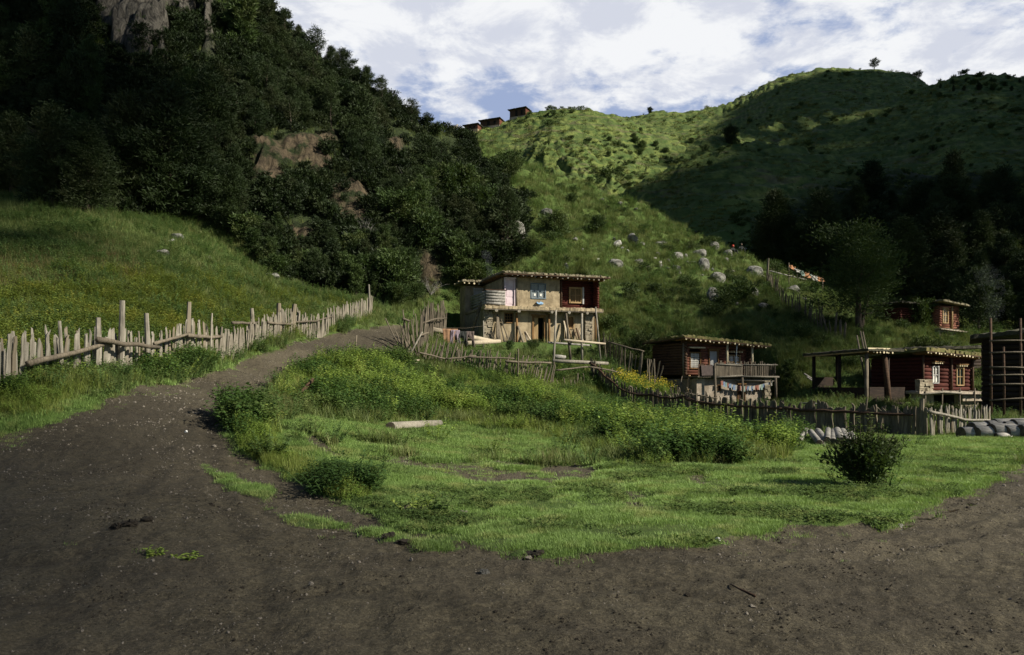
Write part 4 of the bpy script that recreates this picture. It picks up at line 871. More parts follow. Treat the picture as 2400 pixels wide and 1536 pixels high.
# ------------------------------------------------------------------ plants one can tell apart on the lawn
M['dark_weed'] = leaf_mat('dark_weed_leaves', (.040,.085,.022), (.085,.145,.040), patch=.5)
def weed_thing(px, py, hpx, wide, mat, seed, label, nst=12, L=.16, w=.04, per=14, name='leafy_plant', cat='plant', group=None):
    p = hit(px, py, 6); h = 1.18*hpx*p.y/F; o = weed(seed, nst, h, h*wide, L, w, per, .014).build(name, mat, None, True, (p.x, p.y, p.z-.03)); return tag(o, label, cat, group)
WT = [(775,1160,78,.85,'dark_weed',501,'bushy willowy weed, left half of the pair on the lawn edge',12,.20,.034,18),(840,1158,84,.6,'dark_weed',502,'bushy willowy weed, right half of the pair on the lawn edge',13,.20,.034,20),(968,1200,48,.7,'weed',503,'small drooping weed on the near lawn',6,.17,.04,9),(1025,1203,44,.7,'herb',504,'small dense dark weed right of the drooping one',10,.12,.05,12),
 (1150,1062,48,.7,'weed',505,'yellowish weed tuft standing alone on the middle lawn',12,.14,.04,12),(1318,1062,62,.75,'herb',506,'dark bushy weed with a bare foot on the middle lawn',14,.15,.045,14),(1535,1078,66,.9,'weed',507,'widest weed clump at the lower rim of the bank',20,.17,.045,15),(1660,1078,48,.8,'weed',508,'weed clump right of the widest one',12,.15,.04,14),(1470,1070,50,.8,'weed',509,'weed clump left of the widest one',12,.15,.04,14),
 (1020,1030,46,.8,'weed',510,'weed growing over the right end of the fallen log',12,.15,.045,13),(650,1072,62,.8,'herb',511,'bluish leafy weed at the left rim of the lawn',14,.14,.05,14),(600,1010,58,.9,'weed',512,'dense weed under the eroded path bank',16,.15,.04,14),(2140,1048,34,.8,'herb',513,'small dark weed on the right lawn before the fence',9,.13,.04,11),(2110,1092,40,.8,'herb',514,'reddish dry weed right of the big shrub',8,.10,.03,10),(1760,1062,40,.9,'weed',515,'weed clump left of the row of logs',12,.14,.04,13),(410,890,50,.9,'weed',516,'leafy weed right of the tall post of the long fence',16,.15,.04,14),(610,806,30,.8,'weed',517,'round leafy weed at the foot of the long fence',12,.15,.045,13),(440,1305,10,2.2,'weed',518,'uprooted green weed lying on the road',8,.10,.03,10),(2078,1142,58,.6,'dark_weed',520,'leafy weed growing at the right foot of the big dark shrub',9,.11,.035,14),(1978,1138,44,.8,'herb',521,'low weed at the left foot of the big dark shrub',9,.11,.035,12),(2035,1150,30,1.3,'herb',522,'low weed in front of the big dark shrub',10,.09,.03,10),(355,1302,20,1.3,'weed',519,'low pale green weed growing on the bare road',10,.09,.03,9)]
for a_ in WT[:]:
    weed_thing(*a_)
# the big dark shrub on the right of the lawn
p = hit(2022,1140,6); h = 150*p.y/F
root = thing('shrub', 'big dark shrub standing alone on the right side of the lawn', 'shrub', (p.x, p.y, p.z-.04))
mbf, limbs_ = crown(77, h*.72, h*.52, 60, 80, .085, .030, 'round', .04, .55, .75); r = random.Random(77); stems = MB()
for a_, b_ in limbs_[::2]: stems.tube([Vector((0,0,-.05)).lerp(a_, .3), a_, a_.lerp(b_, .9)], [.012,.009,.003], 4, cap=False)
for i in range(54):
    a = r.uniform(0, 6.283); q = math.sqrt(r.random()); tip = Vector((math.cos(a)*q*h*.48, math.sin(a)*q*h*.45, h*(1.08-.5*q*q)*r.uniform(.75, 1.25))); b_ = Vector((tip.x*.5, tip.y*.5, h*.3)); m_ = b_.lerp(tip, .5)
    stems.tube([b_, m_, tip], [.009,.006,.002], 4, cap=False)
    for k in range(38):
        tt = .1+.9*(k+r.random())/38; c = b_.lerp(tip, tt); az = r.uniform(0, 6.283); el = r.uniform(.1, 1.0)
        leaf(mbf, c, (math.cos(az)*math.cos(el), math.sin(az)*math.cos(el), math.sin(el)), r.uniform(.06,.10), r.uniform(.022,.036), r.uniform(-.5,.5), .2)
mbf.build('foliage', 'bush', root, True); stems.build('stems', 'bark', root, True)
# ------------------------------------------------------------------ fences
def path_pts(line, step):
    """points every `step` metres along (column, distance) pairs, on the ground"""
    w_ = [Vector(((px-1200)/F*Y, Y)) for px, Y in line]; out = []; acc = 0.0
    for a, b in zip(w_, w_[1:]):
        L_ = (b-a).length; d = (b-a)/L_
        while acc < L_:
            q = a+d*acc; out.append((q, d)); acc += step*rnd(.75, 1.25)
        acc -= L_
    return out
def stake_mesh(mb, base, h, w, th, d, lean_along=0, lean_out=0, pointed=.5):
    """a split, crooked stake: irregular section, slanting or pointed top"""
    d3 = Vector((d.x, d.y, 0)); o3 = Vector((-d.y, d.x, 0)); up = Vector((0,0,1))
    n = random.choice((5, 6, 7)); prof = [(math.cos(k*6.283/n+.3)*w/2*rnd(.8,1.15), math.sin(k*6.283/n+.3)*th/2*rnd(.8,1.15)) for k in range(n)]
    lv = [-.25, h*.3, h*.62, h*.90, h]; taper = [1.08, 1.0, .96, .86, rnd(.25, .8) if random.random() < pointed else .8]
    bx = [0, rnd(-.02,.02), rnd(-.03,.03), rnd(-.03,.03), rnd(-.04,.04)]; sl = rnd(-.5, .5)*w
    vs = []
    for z, t_, b_ in zip(lv, taper, bx):
        for x, y in prof:
            zz = z+(x/w*sl*1.6 if z == h else 0)
            vs.append(base+d3*(x*t_+b_+lean_along*z)+o3*(y*t_+lean_out*z)+up*zz)
    fs = []
    for i in range(4):
        for k in range(n): fs.append((i*n+k, i*n+(k+1) % n, (i+1)*n+(k+1) % n, (i+1)*n+k))
    fs.append(tuple(4*n+k for k in range(n))); mb.add(vs, fs)
def rail_mesh(pts, r, jit=.12):
    mb = MB(); P_ = [Vector(p) for p in pts]; out = [P_[0]]
    for a, b in zip(P_, P_[1:]):
        for k in (1, 2, 3): out.append(a.lerp(b, k/3)+Vector((rnd(-1,1), rnd(-1,1), rnd(-1,1)))*r*.35)
    mb.tube(out, [r*(1.1-.35*i/len(out)) for i in range(len(out))], 7, jit); return mb
def fence(name, label, line, step, h, w, mat, lean=(-.08,.08), out=(-.08,.08), rails=(), posts=(), cat='fence', railmat=None, hf=None):
    s0 = path_pts(line, step); q0 = s0[len(s0)//2][0]; c = Vector((q0.x, q0.y, hgt(q0.x, q0.y))); root = thing(name, label, cat, c)
    rank = sorted(range(len(s0)), key=lambda i: s0[i][0].length)[:100]; big_ = set(rank); rest = MB()
    for i, (q, d) in enumerate(s0):
        z = hgt(q.x, q.y); base = Vector((q.x+rnd(-.05,.05), q.y+rnd(-.05,.05), z))-c; mb = MB(); f_ = i/max(1, len(s0)-1)
        stake_mesh(mb, base, rnd(*h)*(hf(f_) if hf else 1), rnd(*w), rnd(.035,.08), d, rnd(*lean), rnd(*out)); 
        if i in big_: mb.build('stake', mat, root)
        else: rest.add(mb.v, mb.f)
    if rest.v: rest.build('stakes', mat, root)['kind'] = 'stuff'
    for px, Y, hh, ww in posts:
        q = Vector(((px-1200)/F*Y, Y)); z = hgt(q.x, q.y); mb = MB()
        mb.tube([Vector((q.x,q.y,z-.3))-c, Vector((q.x+rnd(-.04,.04),q.y,z+hh*.5))-c, Vector((q.x+rnd(-.06,.06),q.y+.02,z+hh))-c], [ww*1.1, ww, ww*.8], 8, .18); mb.build('post', mat, root)
    for pts_, r in rails:
        rail_mesh([P(*p)-c for p in pts_], r).build('rail', railmat or mat, root, True)
    return root
def along(line, f, hh, n=9, off=-.12):
    """rail points following a fence line at height hh"""
    w_ = path_pts(line, .5); w_ = w_[int(f[0]*(len(w_)-1)):int(f[1]*(len(w_)-1))+1]; st = max(1, len(w_)//n); o = []
    for q, d in w_[::st]:
        o.append((q.x-d.y*off, q.y+d.x*off, hgt(q.x, q.y)+hh+rnd(-.06,.06)))
    return o
def add_rail(root, pts, r, mat):
    rail_mesh([Vector(p)-root.location for p in pts], r).build('rail', mat, root, True)
L1 = [(-60,15.2),(10,16.6),(100,18),(280,21),(440,26),(640,34),(700,38),(800,44),(872,50)]
fence('stake_fence', 'long pale fence of split stakes beside the dirt road on the left', L1, .125, (.85,1.25), (.07,.19), 'stake', railmat='oldstake', rails=[
  ([(66,852,17.0),(150,832,18.4),(215,815,19.4),(272,800,20.6)], .06),([(228,796,19.6),(290,806,20.6),(372,813,22.5)], .065),([(362,806,22.6),(400,796,24),(446,782,25.8)], .05),([(440,786,25.5),(480,790,27),(518,790,28.5)], .065),
  ([(545,757,29.5),(580,758,31),(605,757,32.5)], .05),([(628,756,33.2),(660,760,35),(684,760,36.4)], .05),([(690,755,37),(740,753,40),(780,742,42.5)], .04),([(790,735,43.5),(830,728,47),(850,720,48.5)], .045)],
  posts=[(283,20.9,1.98,.085),(347,22.6,1.75,.075),(440,25.9,1.78,.085),(143,18.4,1.4,.04),(492,27.5,1.55,.04),(228,19.8,1.5,.07),(592,31.8,1.55,.09),(655,35.1,1.5,.11),(688,37,1.45,.11),(866,49.6,1.9,.06)])
L2 = [(944,42.6),(958,42.9),(975,43.3),(990,43.9),(1000,46),(1018,49),(1046,53)]
r2 = fence('leaning_fence', 'high fence of leaning grey poles beside the path, left of the house', L2, .17, (1.7,2.35), (.06,.12), 'oldstake', lean=(-.28,.10), out=(-.10,.06), rails=[([(944,748,42.4),(960,752,42.7)], .06),([(992,757,44.0),(1018,748,47),(1046,746,51)], .05),([(985,786,43.2),(1004,780,44)], .05)], posts=[(986,43.6,2.0,.07),(1038,52,2.5,.06)])
L2b = [(943,42.2),(960,42.2),(985,42.4)]
fence('brush_fence', 'clump of slanting poles propped against the end of the high fence', L2b, .12, (1.0,1.9), (.05,.09), 'oldstake', lean=(-.55,-.15), out=(-.1,.1))
mb = MB(); a = P(953,862,41.6); a.z = hgt(a.x, a.y); b = P(990,778,42.0); mb.tube([a-a, (b-a)*.5, b-a], [.05,.045,.04], 7, .1)
tag(mb.build('prop', 'stake', None, True, a), 'light brown pole propping the corner of the leaning fence', 'pole')
for px, py, dx, lb in ((955,858,18,'upper of two pale sticks lying at the fence corner'),(960,850,20,'lower of two pale sticks lying at the fence corner')):
    q = hit(px, py, 30); mb = MB(); mb.tube([(-.4,0,.08),(.1,.05,.1),(.5,.1,.12)], [.05,.045,.04], 7, .1); tag(mb.build('stick', 'paleLog', None, True, q), lb, 'stick')
L3 = [(978,42.3),(1045,42.7),(1115,43.0),(1200,43.4),(1298,44.0)]
r3 = fence('garden_fence', 'low leaning stake fence in front of the two storey house yard', L3, .14, (.95,1.4), (.06,.11), 'oldstake', lean=(.05,.35), out=(-.1,.12), rails=[([(980,826,42.1),(1010,833,42.3),(1046,842,42.5)], .045),([(1044,842,42.4),(1080,839,42.6),(1116,834,42.8)], .05),([(1096,838,42.6),(1150,839,42.9),(1206,841,43.2)], .05),([(1184,847,43.0),(1240,850,43.4),(1292,851,43.8)], .06)], posts=[(1213,43.2,1.75,.05)])
L3b = [(1300,44.0),(1340,44.6),(1400,46),(1470,47.5)]
fence('low_fence', 'low half buried fence right of the timber rack, with sagging rails', L3b, .34, (.35,.75), (.06,.1), 'oldstake', lean=(-.3,.3), rails=[([(1304,868,43.9),(1340,864,44.4),(1378,860,45.2)], .045),([(1380,860,45.2),(1420,866,46),(1458,874,47)], .045)])
L4 = [(1388,47),(1480,42),(1560,38),(1700,34),(1900,30),(2050,28.3),(2172,27)]
r4 = fence('dark_fence', 'long dark stake fence along the far edge of the lawn, mostly in shadow', L4, .13, (.86,1.12), (.13,.23), 'oldstake', lean=(-.05,.05), out=(-.05,.05), posts=[(1630,35.6,1.1,.06),(1760,32.6,1.1,.07),(2030,28.4,1.3,.04),(2158,27.1,1.35,.09)])
for f0, f1 in ((0,.3),(.28,.55),(.52,.8),(.78,1.0)): add_rail(r4, along(L4, (f0, f1), .80, 5, -.16), .06, M['darklog'])
L4b = [(2174,27),(2215,27.3),(2265,27.8),(2325,28.6)]
r4b = fence('pole_fence', 'narrow fence section of thin grey poles beside the big log pile', L4b, .10, (.80,1.05), (.05,.12), 'stake', lean=(-.04,.04), out=(-.04,.04), rails=[([(2176,964,26.8),(2215,972,27.1),(2260,984,27.6),(2318,985,28.3)], .05)])
L5 = [(1408,54),(1430,52),(1455,50.5),(1490,49.5),(1540,49)]
r5 = fence('plank_fence', 'dark leaning fence between the two storey house and the balcony house', L5, .22, (1.2,1.9), (.08,.16), 'oldstake', lean=(.0,.35), out=(-.12,.12), rails=[([(1425,802,51.6),(1470,815,49.6),(1510,824,49)], .05)])
def hits(l, ym=40): return [((px), hit(px, py, ym).y) for px, py in l]
L6 = hits([(1800,668),(1818,692),(1835,715),(1868,738),(1900,757),(1925,772),(1950,786),(1985,800)])
fence('hillside_fence', 'ragged dark fence climbing the slope above the red house', L6, .30, (.9,1.7), (.1,.22), 'oldstake', lean=(-.2,.2), out=(-.2,.1), posts=[(L6[0][0],L6[0][1],2.4,.1),(1920,L6[4][1],1.9,.05)])
L7 = hits([(1802,650),(1830,655),(1860,660),(1895,666),(1930,672)])
r7 = fence('rail_fence', 'low fence with one long pale rail below the prayer flags', L7, .33, (.6,.95), (.04,.07), 'oldstake')
add_rail(r7, along(L7, (0, 1), .62, 6, -.1), .06, M['greyLog'])
L8 = [(1570,47),(1610,45.4),(1655,44.6),(1690,44)]
r8 = fence('yard_fence', 'short dark fence directly before the balcony house', L8, .20, (.75,1.15), (.08,.15), 'oldstake', lean=(-.1,.1), rails=[([(1602,921,45.2),(1640,927,44.6),(1682,935,44)], .05)], posts=[(1522,48,1.8,.05),(1533,47.6,1.9,.045)])
# lone sticks
def pole(px, py, top, r, label, Y=None, mat='stake', cat='pole', name='pole'):
    p = hit(px, py, 8) if Y is None else P(px, 0, Y)
    if Y: p.z = hgt(p.x, p.y)
    q = P(top[0], top[1], p.y+(top[2] if len(top) > 2 else 0)); mb = MB(); v = q-p; mb.tube([v*-.12, v*.4+Vector((.01,0,0)), v], [r*1.05, r, r*.85], 8, .12)
    return tag(mb.build(name, mat, None, True, p), label, cat)
pole(832,824,(836,786),.035,'thin upright stick standing on the path bend')
pole(685,942,(734,889,.7),.06,'dark leaning post on the grassy path bank',None,'darklog','post','leaning_post')
pole(852,832,(866,820,.2),.06,'short dark stub in the bushes beside the path',None,'darklog','post','leaning_post')
pole(652,800,(653,786),.03,'short pale peg in front of the long fence')
pole(1133,800,(1133,752),.04,'upright pole at the right end of the clothes line',50.5)
pole(1065,282+30,(1045+27,292),.12,'thin upright pole on the ridge left of the three huts',98)
for dx, lb in ((1058,'left of two slanting poles on the ridge beside the huts'),(1064,'right of two slanting poles on the ridge beside the huts')):
    p = hit(dx, 313, 70); q = P(dx+9+(dx-1058), 294, p.y); mb = MB(); mb.tube([(0,0,-.2), q-p], [.05,.04], 6); tag(mb.build('pole', 'darklog', None, True, p), lb, 'pole')
# ------------------------------------------------------------------ house parts
def wall_holes(mb, x0, x1, z0, z1, y0, y1, holes):
    """upright wall between y0 (front) and y1 with real openings (x0,x1,z0,z1)"""
    xs = sorted({x0, x1, *[h for q in holes for h in q[:2]]}); zs = sorted({z0, z1, *[h for q in holes for h in q[2:]]})
    solid = lambda i, k: 0 <= i < len(xs)-1 and 0 <= k < len(zs)-1 and not any(q[0] <= (xs[i]+xs[i+1])/2 <= q[1] and q[2] <= (zs[k]+zs[k+1])/2 <= q[3] for q in holes)
    for i in range(len(xs)-1):
        for k in range(len(zs)-1):
            if not solid(i, k): continue
            a, b, c, d = xs[i], xs[i+1], zs[k], zs[k+1]
            mb.add([(a,y0,c),(b,y0,c),(b,y0,d),(a,y0,d)], [(0,1,2,3)]); mb.add([(a,y1,c),(b,y1,c),(b,y1,d),(a,y1,d)], [(3,2,1,0)])
            for (i2, k2, q) in ((i-1,k,[(a,y0,c),(a,y0,d),(a,y1,d),(a,y1,c)]),(i+1,k,[(b,y0,c),(b,y1,c),(b,y1,d),(b,y0,d)]),(i,k-1,[(a,y0,c),(a,y1,c),(b,y1,c),(b,y0,c)]),(i,k+1,[(a,y0,d),(b,y0,d),(b,y1,d),(a,y1,d)])):
                if not solid(i2, k2): mb.add(q, [(0,1,2,3)])
    return mb
def logs_x(mb, x0, x1, z0, z1, y, r, gaps=(), over=0.0):
    n = max(1, round((z1-z0)/(2*r*.93))); st = (z1-z0)/n
    for i in range(n):
        z = z0+st*(i+.5); segs = [(x0-over*rnd(.5,1), x1+over*rnd(.5,1))]
        for g in gaps:
            if g[2] < z < g[3]:
                segs = [s for a, b in segs for s in ((a, min(b, g[0])), (max(a, g[1]), b)) if s[1]-s[0] > .03]
        for a, b in segs:
            k = max(1, int((b-a)/1.2)); mb.tube([(a+(b-a)*j/k, y+rnd(-.012,.012), z+rnd(-.008,.008)) for j in range(k+1)], st*.54, 9, .05)
def logs_y(mb, y0, y1, z0, z1, x, r, over=0.0):
    n = max(1, round((z1-z0)/(2*r*.93))); st = (z1-z0)/n
    for i in range(n):
        z = z0+st*(i+.5); a, b = y0-over*rnd(.5,1), y1+over*rnd(.5,1); k = max(1, int((b-a)/1.2))
        mb.tube([(x+rnd(-.012,.012), a+(b-a)*j/k, z+rnd(-.008,.008)) for j in range(k+1)], st*.54, 9, .05)
def slab(x0, x1, y0, y1, zf, th, amp=.04, nx=40, ny=14, seed=0):
    """ragged earth roof or deck; zf(x, y) gives its underside"""
    mb = MB(); r = np.random.default_rng(seed); vs = []; fs = []
    ez = r.normal(0, amp*.6, (ny+1, nx+1))
    for lev in (0, 1):
        for j in range(ny+1):
            for i in range(nx+1):
                fx, fy = i/nx, j/ny; ed = (i in (0, nx))+(j in (0, ny)); ox = r.normal(0, amp*.5)*(ed > 0)
                x = x0+(x1-x0)*fx+ox; y = y0+(y1-y0)*fy+ox
                vs.append((x, y, zf(x, y)+(th*(.8 if ed else 1)+ez[j,i] if lev else 0)))
    o = (nx+1)*(ny+1); q = lambda i, j, l: l*o+j*(nx+1)+i
    for j in range(ny):
        for i in range(nx): fs += [(q(i,j,1), q(i+1,j,1), q(i+1,j+1,1), q(i,j+1,1)), (q(i,j,0), q(i,j+1,0), q(i+1,j+1,0), q(i+1,j,0))]
    for i in range(nx): fs += [(q(i,0,0), q(i+1,0,0), q(i+1,0,1), q(i,0,1)), (q(i+1,ny,0), q(i,ny,0), q(i,ny,1), q(i+1,ny,1))]
    for j in range(ny): fs += [(q(0,j+1,0), q(0,j,0), q(0,j,1), q(0,j+1,1)), (q(nx,j,0), q(nx,j+1,0), q(nx,j+1,1), q(nx,j,1))]
    return mb.add(vs, fs)
def window(par, x0, x1, z0, z1, y, fmat='tanwood', pmat='dark', lat=(6,6), latmat='paper', fw=.08, dep=.12, papers=(), cross=True, lw=.018, shutter=None):
    """frame (child), with its pane and its lattice one level deeper"""
    mb = MB(); mb.box(x0-fw, x0, y-.03, y+dep, z0-fw, z1+fw); mb.box(x1, x1+fw, y-.03, y+dep, z0-fw, z1+fw); mb.box(x0, x1, y-.03, y+dep, z1, z1+fw); mb.box(x0, x1, y-.05, y+dep, z0-fw, z0)
    if cross: mb.box((x0+x1)/2-.022, (x0+x1)/2+.022, y+.0, y+.05, z0, z1); mb.box(x0, x1, y+.003, y+.047, (z0+z1)/2-.022, (z0+z1)/2+.022)
    f = mb.build('window', fmat, par)
    MB().box(x0, x1, y+.074, y+.105, z0, z1).build('pane', pmat, f)
    if lat:
        mb = MB(); nx, nz = lat
        for i in range(1, nx): x = x0+(x1-x0)*i/nx; mb.box(x-lw/2, x+lw/2, y+.05, y+.068, z0, z1)
        for k in range(1, nz): z = z0+(z1-z0)*k/nz; mb.box(x0, x1, y+.053, y+.072, z-lw/2, z+lw/2)
        mb.build('lattice', latmat, f)
    if papers:
        mb = MB()
        for (a, b, c, d) in papers: mb.box(x0+(x1-x0)*a, x0+(x1-x0)*b, y+.04, y+.049, z0+(z1-z0)*c, z0+(z1-z0)*d)
        mb.build('paper', 'paper', f)
    return f
def canopy(par, x0, x1, z, y, n=5):
    mb = MB(); mb.box(x0-.1, x1+.1, y-.26, y, z+.09, z+.15)
    f = mb.build('window_canopy', 'beam', par); mb = MB()
    for i in range(n):
        x = x0+(x1-x0)*i/(n-1); mb.box(x-.045, x+.045, y-.22, y, z, z+.088)
    mb.build('bracket', 'tipwood', f)
def door(par, x0, x1, z0, z1, y, dmat, fmat='beam', fw=.12, open_=False):
    mb = MB(); mb.box(x0-fw, x0, y-.06, y+.12, z0, z1+fw); mb.box(x1, x1+fw, y-.06, y+.12, z0, z1+fw); mb.box(x0, x1, y-.06, y+.12, z1, z1+fw); mb.box(x0-fw*1.6, x1+fw*1.6, y-.14, y+.0, z1+fw, z1+fw+.10)
    f = mb.build('door', fmat, par); w_ = x1-x0
    if open_:
        MB().box(x0, x1, y+.5, y+.52, z0, z1).build('opening', 'dark', f)
        MB().obox((x0, y+.05, (z0+z1)/2), (x0+w_*.42, y-.0, (z0+z1)/2), .04, z1-z0).build('door_leaf', dmat, f)
    else:
        mb = MB(); mb.box(x0, x1, y+.04, y+.08, z0, z1); mb.box(x0+.09, x1-.09, y+.025, y+.04, z0+(z1-z0)*.08, z0+(z1-z0)*.30); mb.box(x0+.09, x1-.09, y+.025, y+.04, z0+(z1-z0)*.36, z0+(z1-z0)*.72); mb.build('door_leaf', dmat, f)
    return f
def rafters(par, x0, x1, y0, y1, zf, r, step, tips='tipwood', name='rafter'):
    x = x0; 
    while x <= x1:
        yo = y0; y0 = yo+rnd(-.07,.05); z = zf(x, y0)+rnd(-.02,.02); r_ = r; r = r_*rnd(.75,1.2); mb = MB(); mb.tube([(x, y0, z), (x, y1, zf(x, y1))], r, 7, .1, True); o = mb.build('rafter', 'beam', par)
        mb = MB(); mb.tube([(x, y0-.012, z), (x, y0+.03, z)], r*1.06, 7, .08, True); mb.build('rafter_end', tips, o); y0 = yo; r = r_
        x += step*rnd(.75, 1.25)
def stones(x0, x1, y0, y1, z0, z1, sz=.16):
    mb = MB(); z = z0
    while z < z1:
        h = sz*rnd(.45, 1.1); x = x0
        while x < x1-.02:
            w_ = min(x1-x, sz*rnd(1.2, 2.8)); mb.box(x+.006, x+w_-.006, y0+rnd(-.07,.03), y1, z, min(z+h-.012, z1), .014); x += w_
        z += h
    return mb
def post(par, x, y, z0, z1, r=.09, mat='beam'):
    MB().tube([(x,y,z0),(x+rnd(-.02,.02),y,(z0+z1)/2),(x,y,z1)], [r*1.05,r,r*.95], 8, .12).build('post', mat, par, True)

# ------------------------------------------------------------------ the two storey mud and log house
b_ = P(1134,797,54); YAW1 = math.radians(17.8)
H1 = thing('house', 'two storey mud house with a red log room, pink door and terrace', 'house', (b_.x, b_.y, b_.z), YAW1)
mb = wall_holes(MB(), .5, 7.5, -.6, 2.1, .22, .45, [(1.58,2.12,1.25,1.85),(3.66,4.42,-.6,1.62),(6.22,6.62,.98,1.72)])
mb.box(7.5, 8.4, .45, .75, -1.2, 2.1); mb.box(.02, .5, .40, .7, -1.2, 2.1); mb.box(8.12, 8.42, .75, 8.2, -1.2, 2.1); mb.box(.4, 8.1, 7.9, 8.2, -1.2, 2.1)
mb.build('ground_floor_wall', 'mud', H1)
MB().box(.06, .34, .7, 6.4, -1.2, 2.1).build('side_wall', 'stonew', H1)
stones(.0, .62, .02, .38, -.7, 2.1, .15).build('stone_pillar', 'stonew', H1); stones(7.45, 8.0, .0, .44, -.7, 2.1, .17).build('stone_pillar', 'stonew', H1)
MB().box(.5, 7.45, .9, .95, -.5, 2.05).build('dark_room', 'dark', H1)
window(H1, 1.58, 2.12, 1.25, 1.85, .22, 'beam', 'dark', (3,3), 'beam', .06, .12, cross=False, lw=.025)
window(H1, 6.22, 6.62, .98, 1.72, .22, 'tanwood', 'beam', None, fw=.09, cross=False)
door(H1, 3.66, 4.42, -.5, 1.62, .22, 'tanwood', 'beam', .12, True)
for x in (2.35, 4.72, 6.0, 8.2): post(H1, x, .05 if x < 8 else -.05, -.6, 2.05, .085)
mb = slab(-.08, 8.62, -.52, .6, lambda x, y: 2.10, .24, .035, 70, 5, 3); mb.build('mud_deck', 'mud', H1)
MB().box(-.1, 8.6, -.50, -.42, 2.02, 2.10).build('deck_board', 'oldstake', H1)
for x in (.72, 2.32, 4.72, 6.0, 7.35):
    MB().tube([(x,-.62,1.97),(x,.3,1.97)], .105, 9, .08).build('beam', 'stake', H1)
slab(.0, 1.45, .55, 5.4, lambda x, y: 2.12, .2, .02, 8, 14, 4).build('terrace_floor', 'mud', H1)
# upper floor, mud part
mb = wall_holes(MB(), 2.40, 5.52, 2.34, 4.36, .02, .30, [(3.42,4.42,2.98,3.92)]); mb.box(1.42, 1.66, .4, 8, 2.34, 4.36); mb.box(2.0, 8.3, 7.7, 8.0, 2.34, 4.36); mb.box(5.27, 5.52, .30, 1.2, 2.34, 4.36)
mb.build('upper_wall', 'mud', H1)
window(H1, 3.42, 4.42, 2.98, 3.92, .02, 'bluegrey', 'paper', (12,11), 'bluegrey', .07, .14, [(.20,.33,.14,.32),(.64,.78,.14,.32)], True, .024)
door(H1, 1.54, 2.16, 2.36, 4.14, .02, 'pink', 'pink', .07)
post(H1, 2.32, -.02, 2.34, 4.36, .075, 'oldstake'); post(H1, 5.66, .1, 2.34, 4.36, .07, 'darklog')
# upper floor, red log room
mb = MB(); logs_x(mb, 5.62, 8.30, 2.36, 4.34, .62, .085, [(6.44,7.44,2.74,3.86)], .0); logs_y(mb, .45, 7.8, 2.36, 4.34, 8.36, .085, .16); mb.build('log_wall', 'redlog', H1, True)
window(H1, 6.52, 7.30, 2.84, 3.78, .50, 'tanwood', 'dark', (12,12), 'tanwood', .10, .16, lw=.02)
MB().box(7.415, 7.52, .40, .50, 2.70, 3.90).build('shutter', 'greydoor', H1)
mb = MB(); logs_y(mb, -.12, .45, 2.36, 4.32, 8.36, .085, .06); mb.build('log_ends', 'redlog', H1, True)
# terrace: log railing, set-back room behind
mb = MB(); logs_x(mb, .04, 1.40, 2.36, 3.34, -.34, .115); mb.build('log_railing', 'greyLog', H1, True)
mb = MB(); logs_y(mb, -.3, 3.2, 2.36, 3.3, .0, .11); mb.build('side_railing', 'greyLog', H1, True)
MB().box(.0, 1.5, -.44, -.26, 3.34, 3.40).build('rail_cap', 'darklog', H1)
mb = wall_holes(MB(), .0, 1.45, 2.3, 4.25, 5.0, 5.2, [(.62,1.3,2.35,4.0)]); mb.box(-.02, .2, 5.2, 6.6, -1.0, 4.25); mb.build('back_room_wall', 'mud', H1)
door(H1, .68, 1.24, 2.35, 3.94, 5.0, 'greydoor', 'greydoor', .06)
zf = lambda x, y: 4.40-.012*(x-1.2)+.02*y
slab(1.15, 9.0, -.85, 8.2, lambda x, y: zf(x, y)+.13, .16, .055, 70, 30, 5).build('roof', 'turf', H1)
MB().box(1.12, 9.02, -.87, -.80, zf(5,-.8)+.06, zf(5,-.8)+.13).build('eave_board', 'darklog', H1)
rafters(H1, 1.35, 8.85, -.78, .2, zf, .055, .37, 'stake')
mb = MB(); mb.box(1.3, 8.85, .1, .22, 4.30, 4.40); mb.box(1.40, 1.5, -.7, 8, 4.30, 4.46); mb.build('wall_beam', 'darklog', H1)
for i in range(9): MB().tube([(1.0,.4+i*.5,4.46),(1.7,.4+i*.5,4.46)], .06, 7).build('side_rafter', 'beam', H1)
slab(-.40, 1.4, 4.2, 7.1, lambda x, y: 4.42+.01*y, .15, .05, 16, 20, 6).build('back_roof', 'turf', H1)
rafters(H1, -.25, 1.2, 4.25, 5.0, lambda x, y: 4.36, .06, .36)
# ladder at the left corner
root = H1
mb = MB(); mb.tube([(-.75,2.0,-.5),(-.4,1.1,1.1),(-.06,.25,2.62)], [.11,.11,.10], 8, .1)
lad = thing('log_ladder', 'notched log ladder leaning on the left corner of the two storey house', 'ladder', H1.location, YAW1)
mb.build('pole', 'oldstake', lad, True); mb = MB()
for i in range(10):
    t_ = (i+.5)/10; a = Vector((-.75,2.0,-.5)).lerp(Vector((-.06,.25,2.62)), t_)+Vector((-.03,-.1,.05)); mb.box(a.x-.09, a.x+.09, a.y-.06, a.y+.06, a.z-.02, a.z+.05)
mb.build('step', 'oldstake', lad)
def loc1(x, y, z): return H1.location+Matrix.Rotation(YAW1, 3, 'Z') @ Vector((x, y, z))
bs = MB(); n_ = 20; ring = []
for rr, zz in ((.02,0),(.17,.0),(.24,.10),(.245,.115),(.17,.02),(.02,.02)): ring.append([(rr*math.cos(k*6.283/n_), rr*math.sin(k*6.283/n_), zz) for k in range(n_)])
bs.add([v for q in ring for v in q], [(i*n_+k, i*n_+(k+1) % n_, (i+1)*n_+(k+1) % n_, (i+1)*n_+k) for i in range(5) for k in range(n_)])
o = bs.build('basin', 'basin_blue', None, True, loc1(3.98, -.12, 2.52)); o.rotation_euler = (.5, .0, .3); tag(o, 'blue basin propped on the mud deck under the lattice window', 'basin')
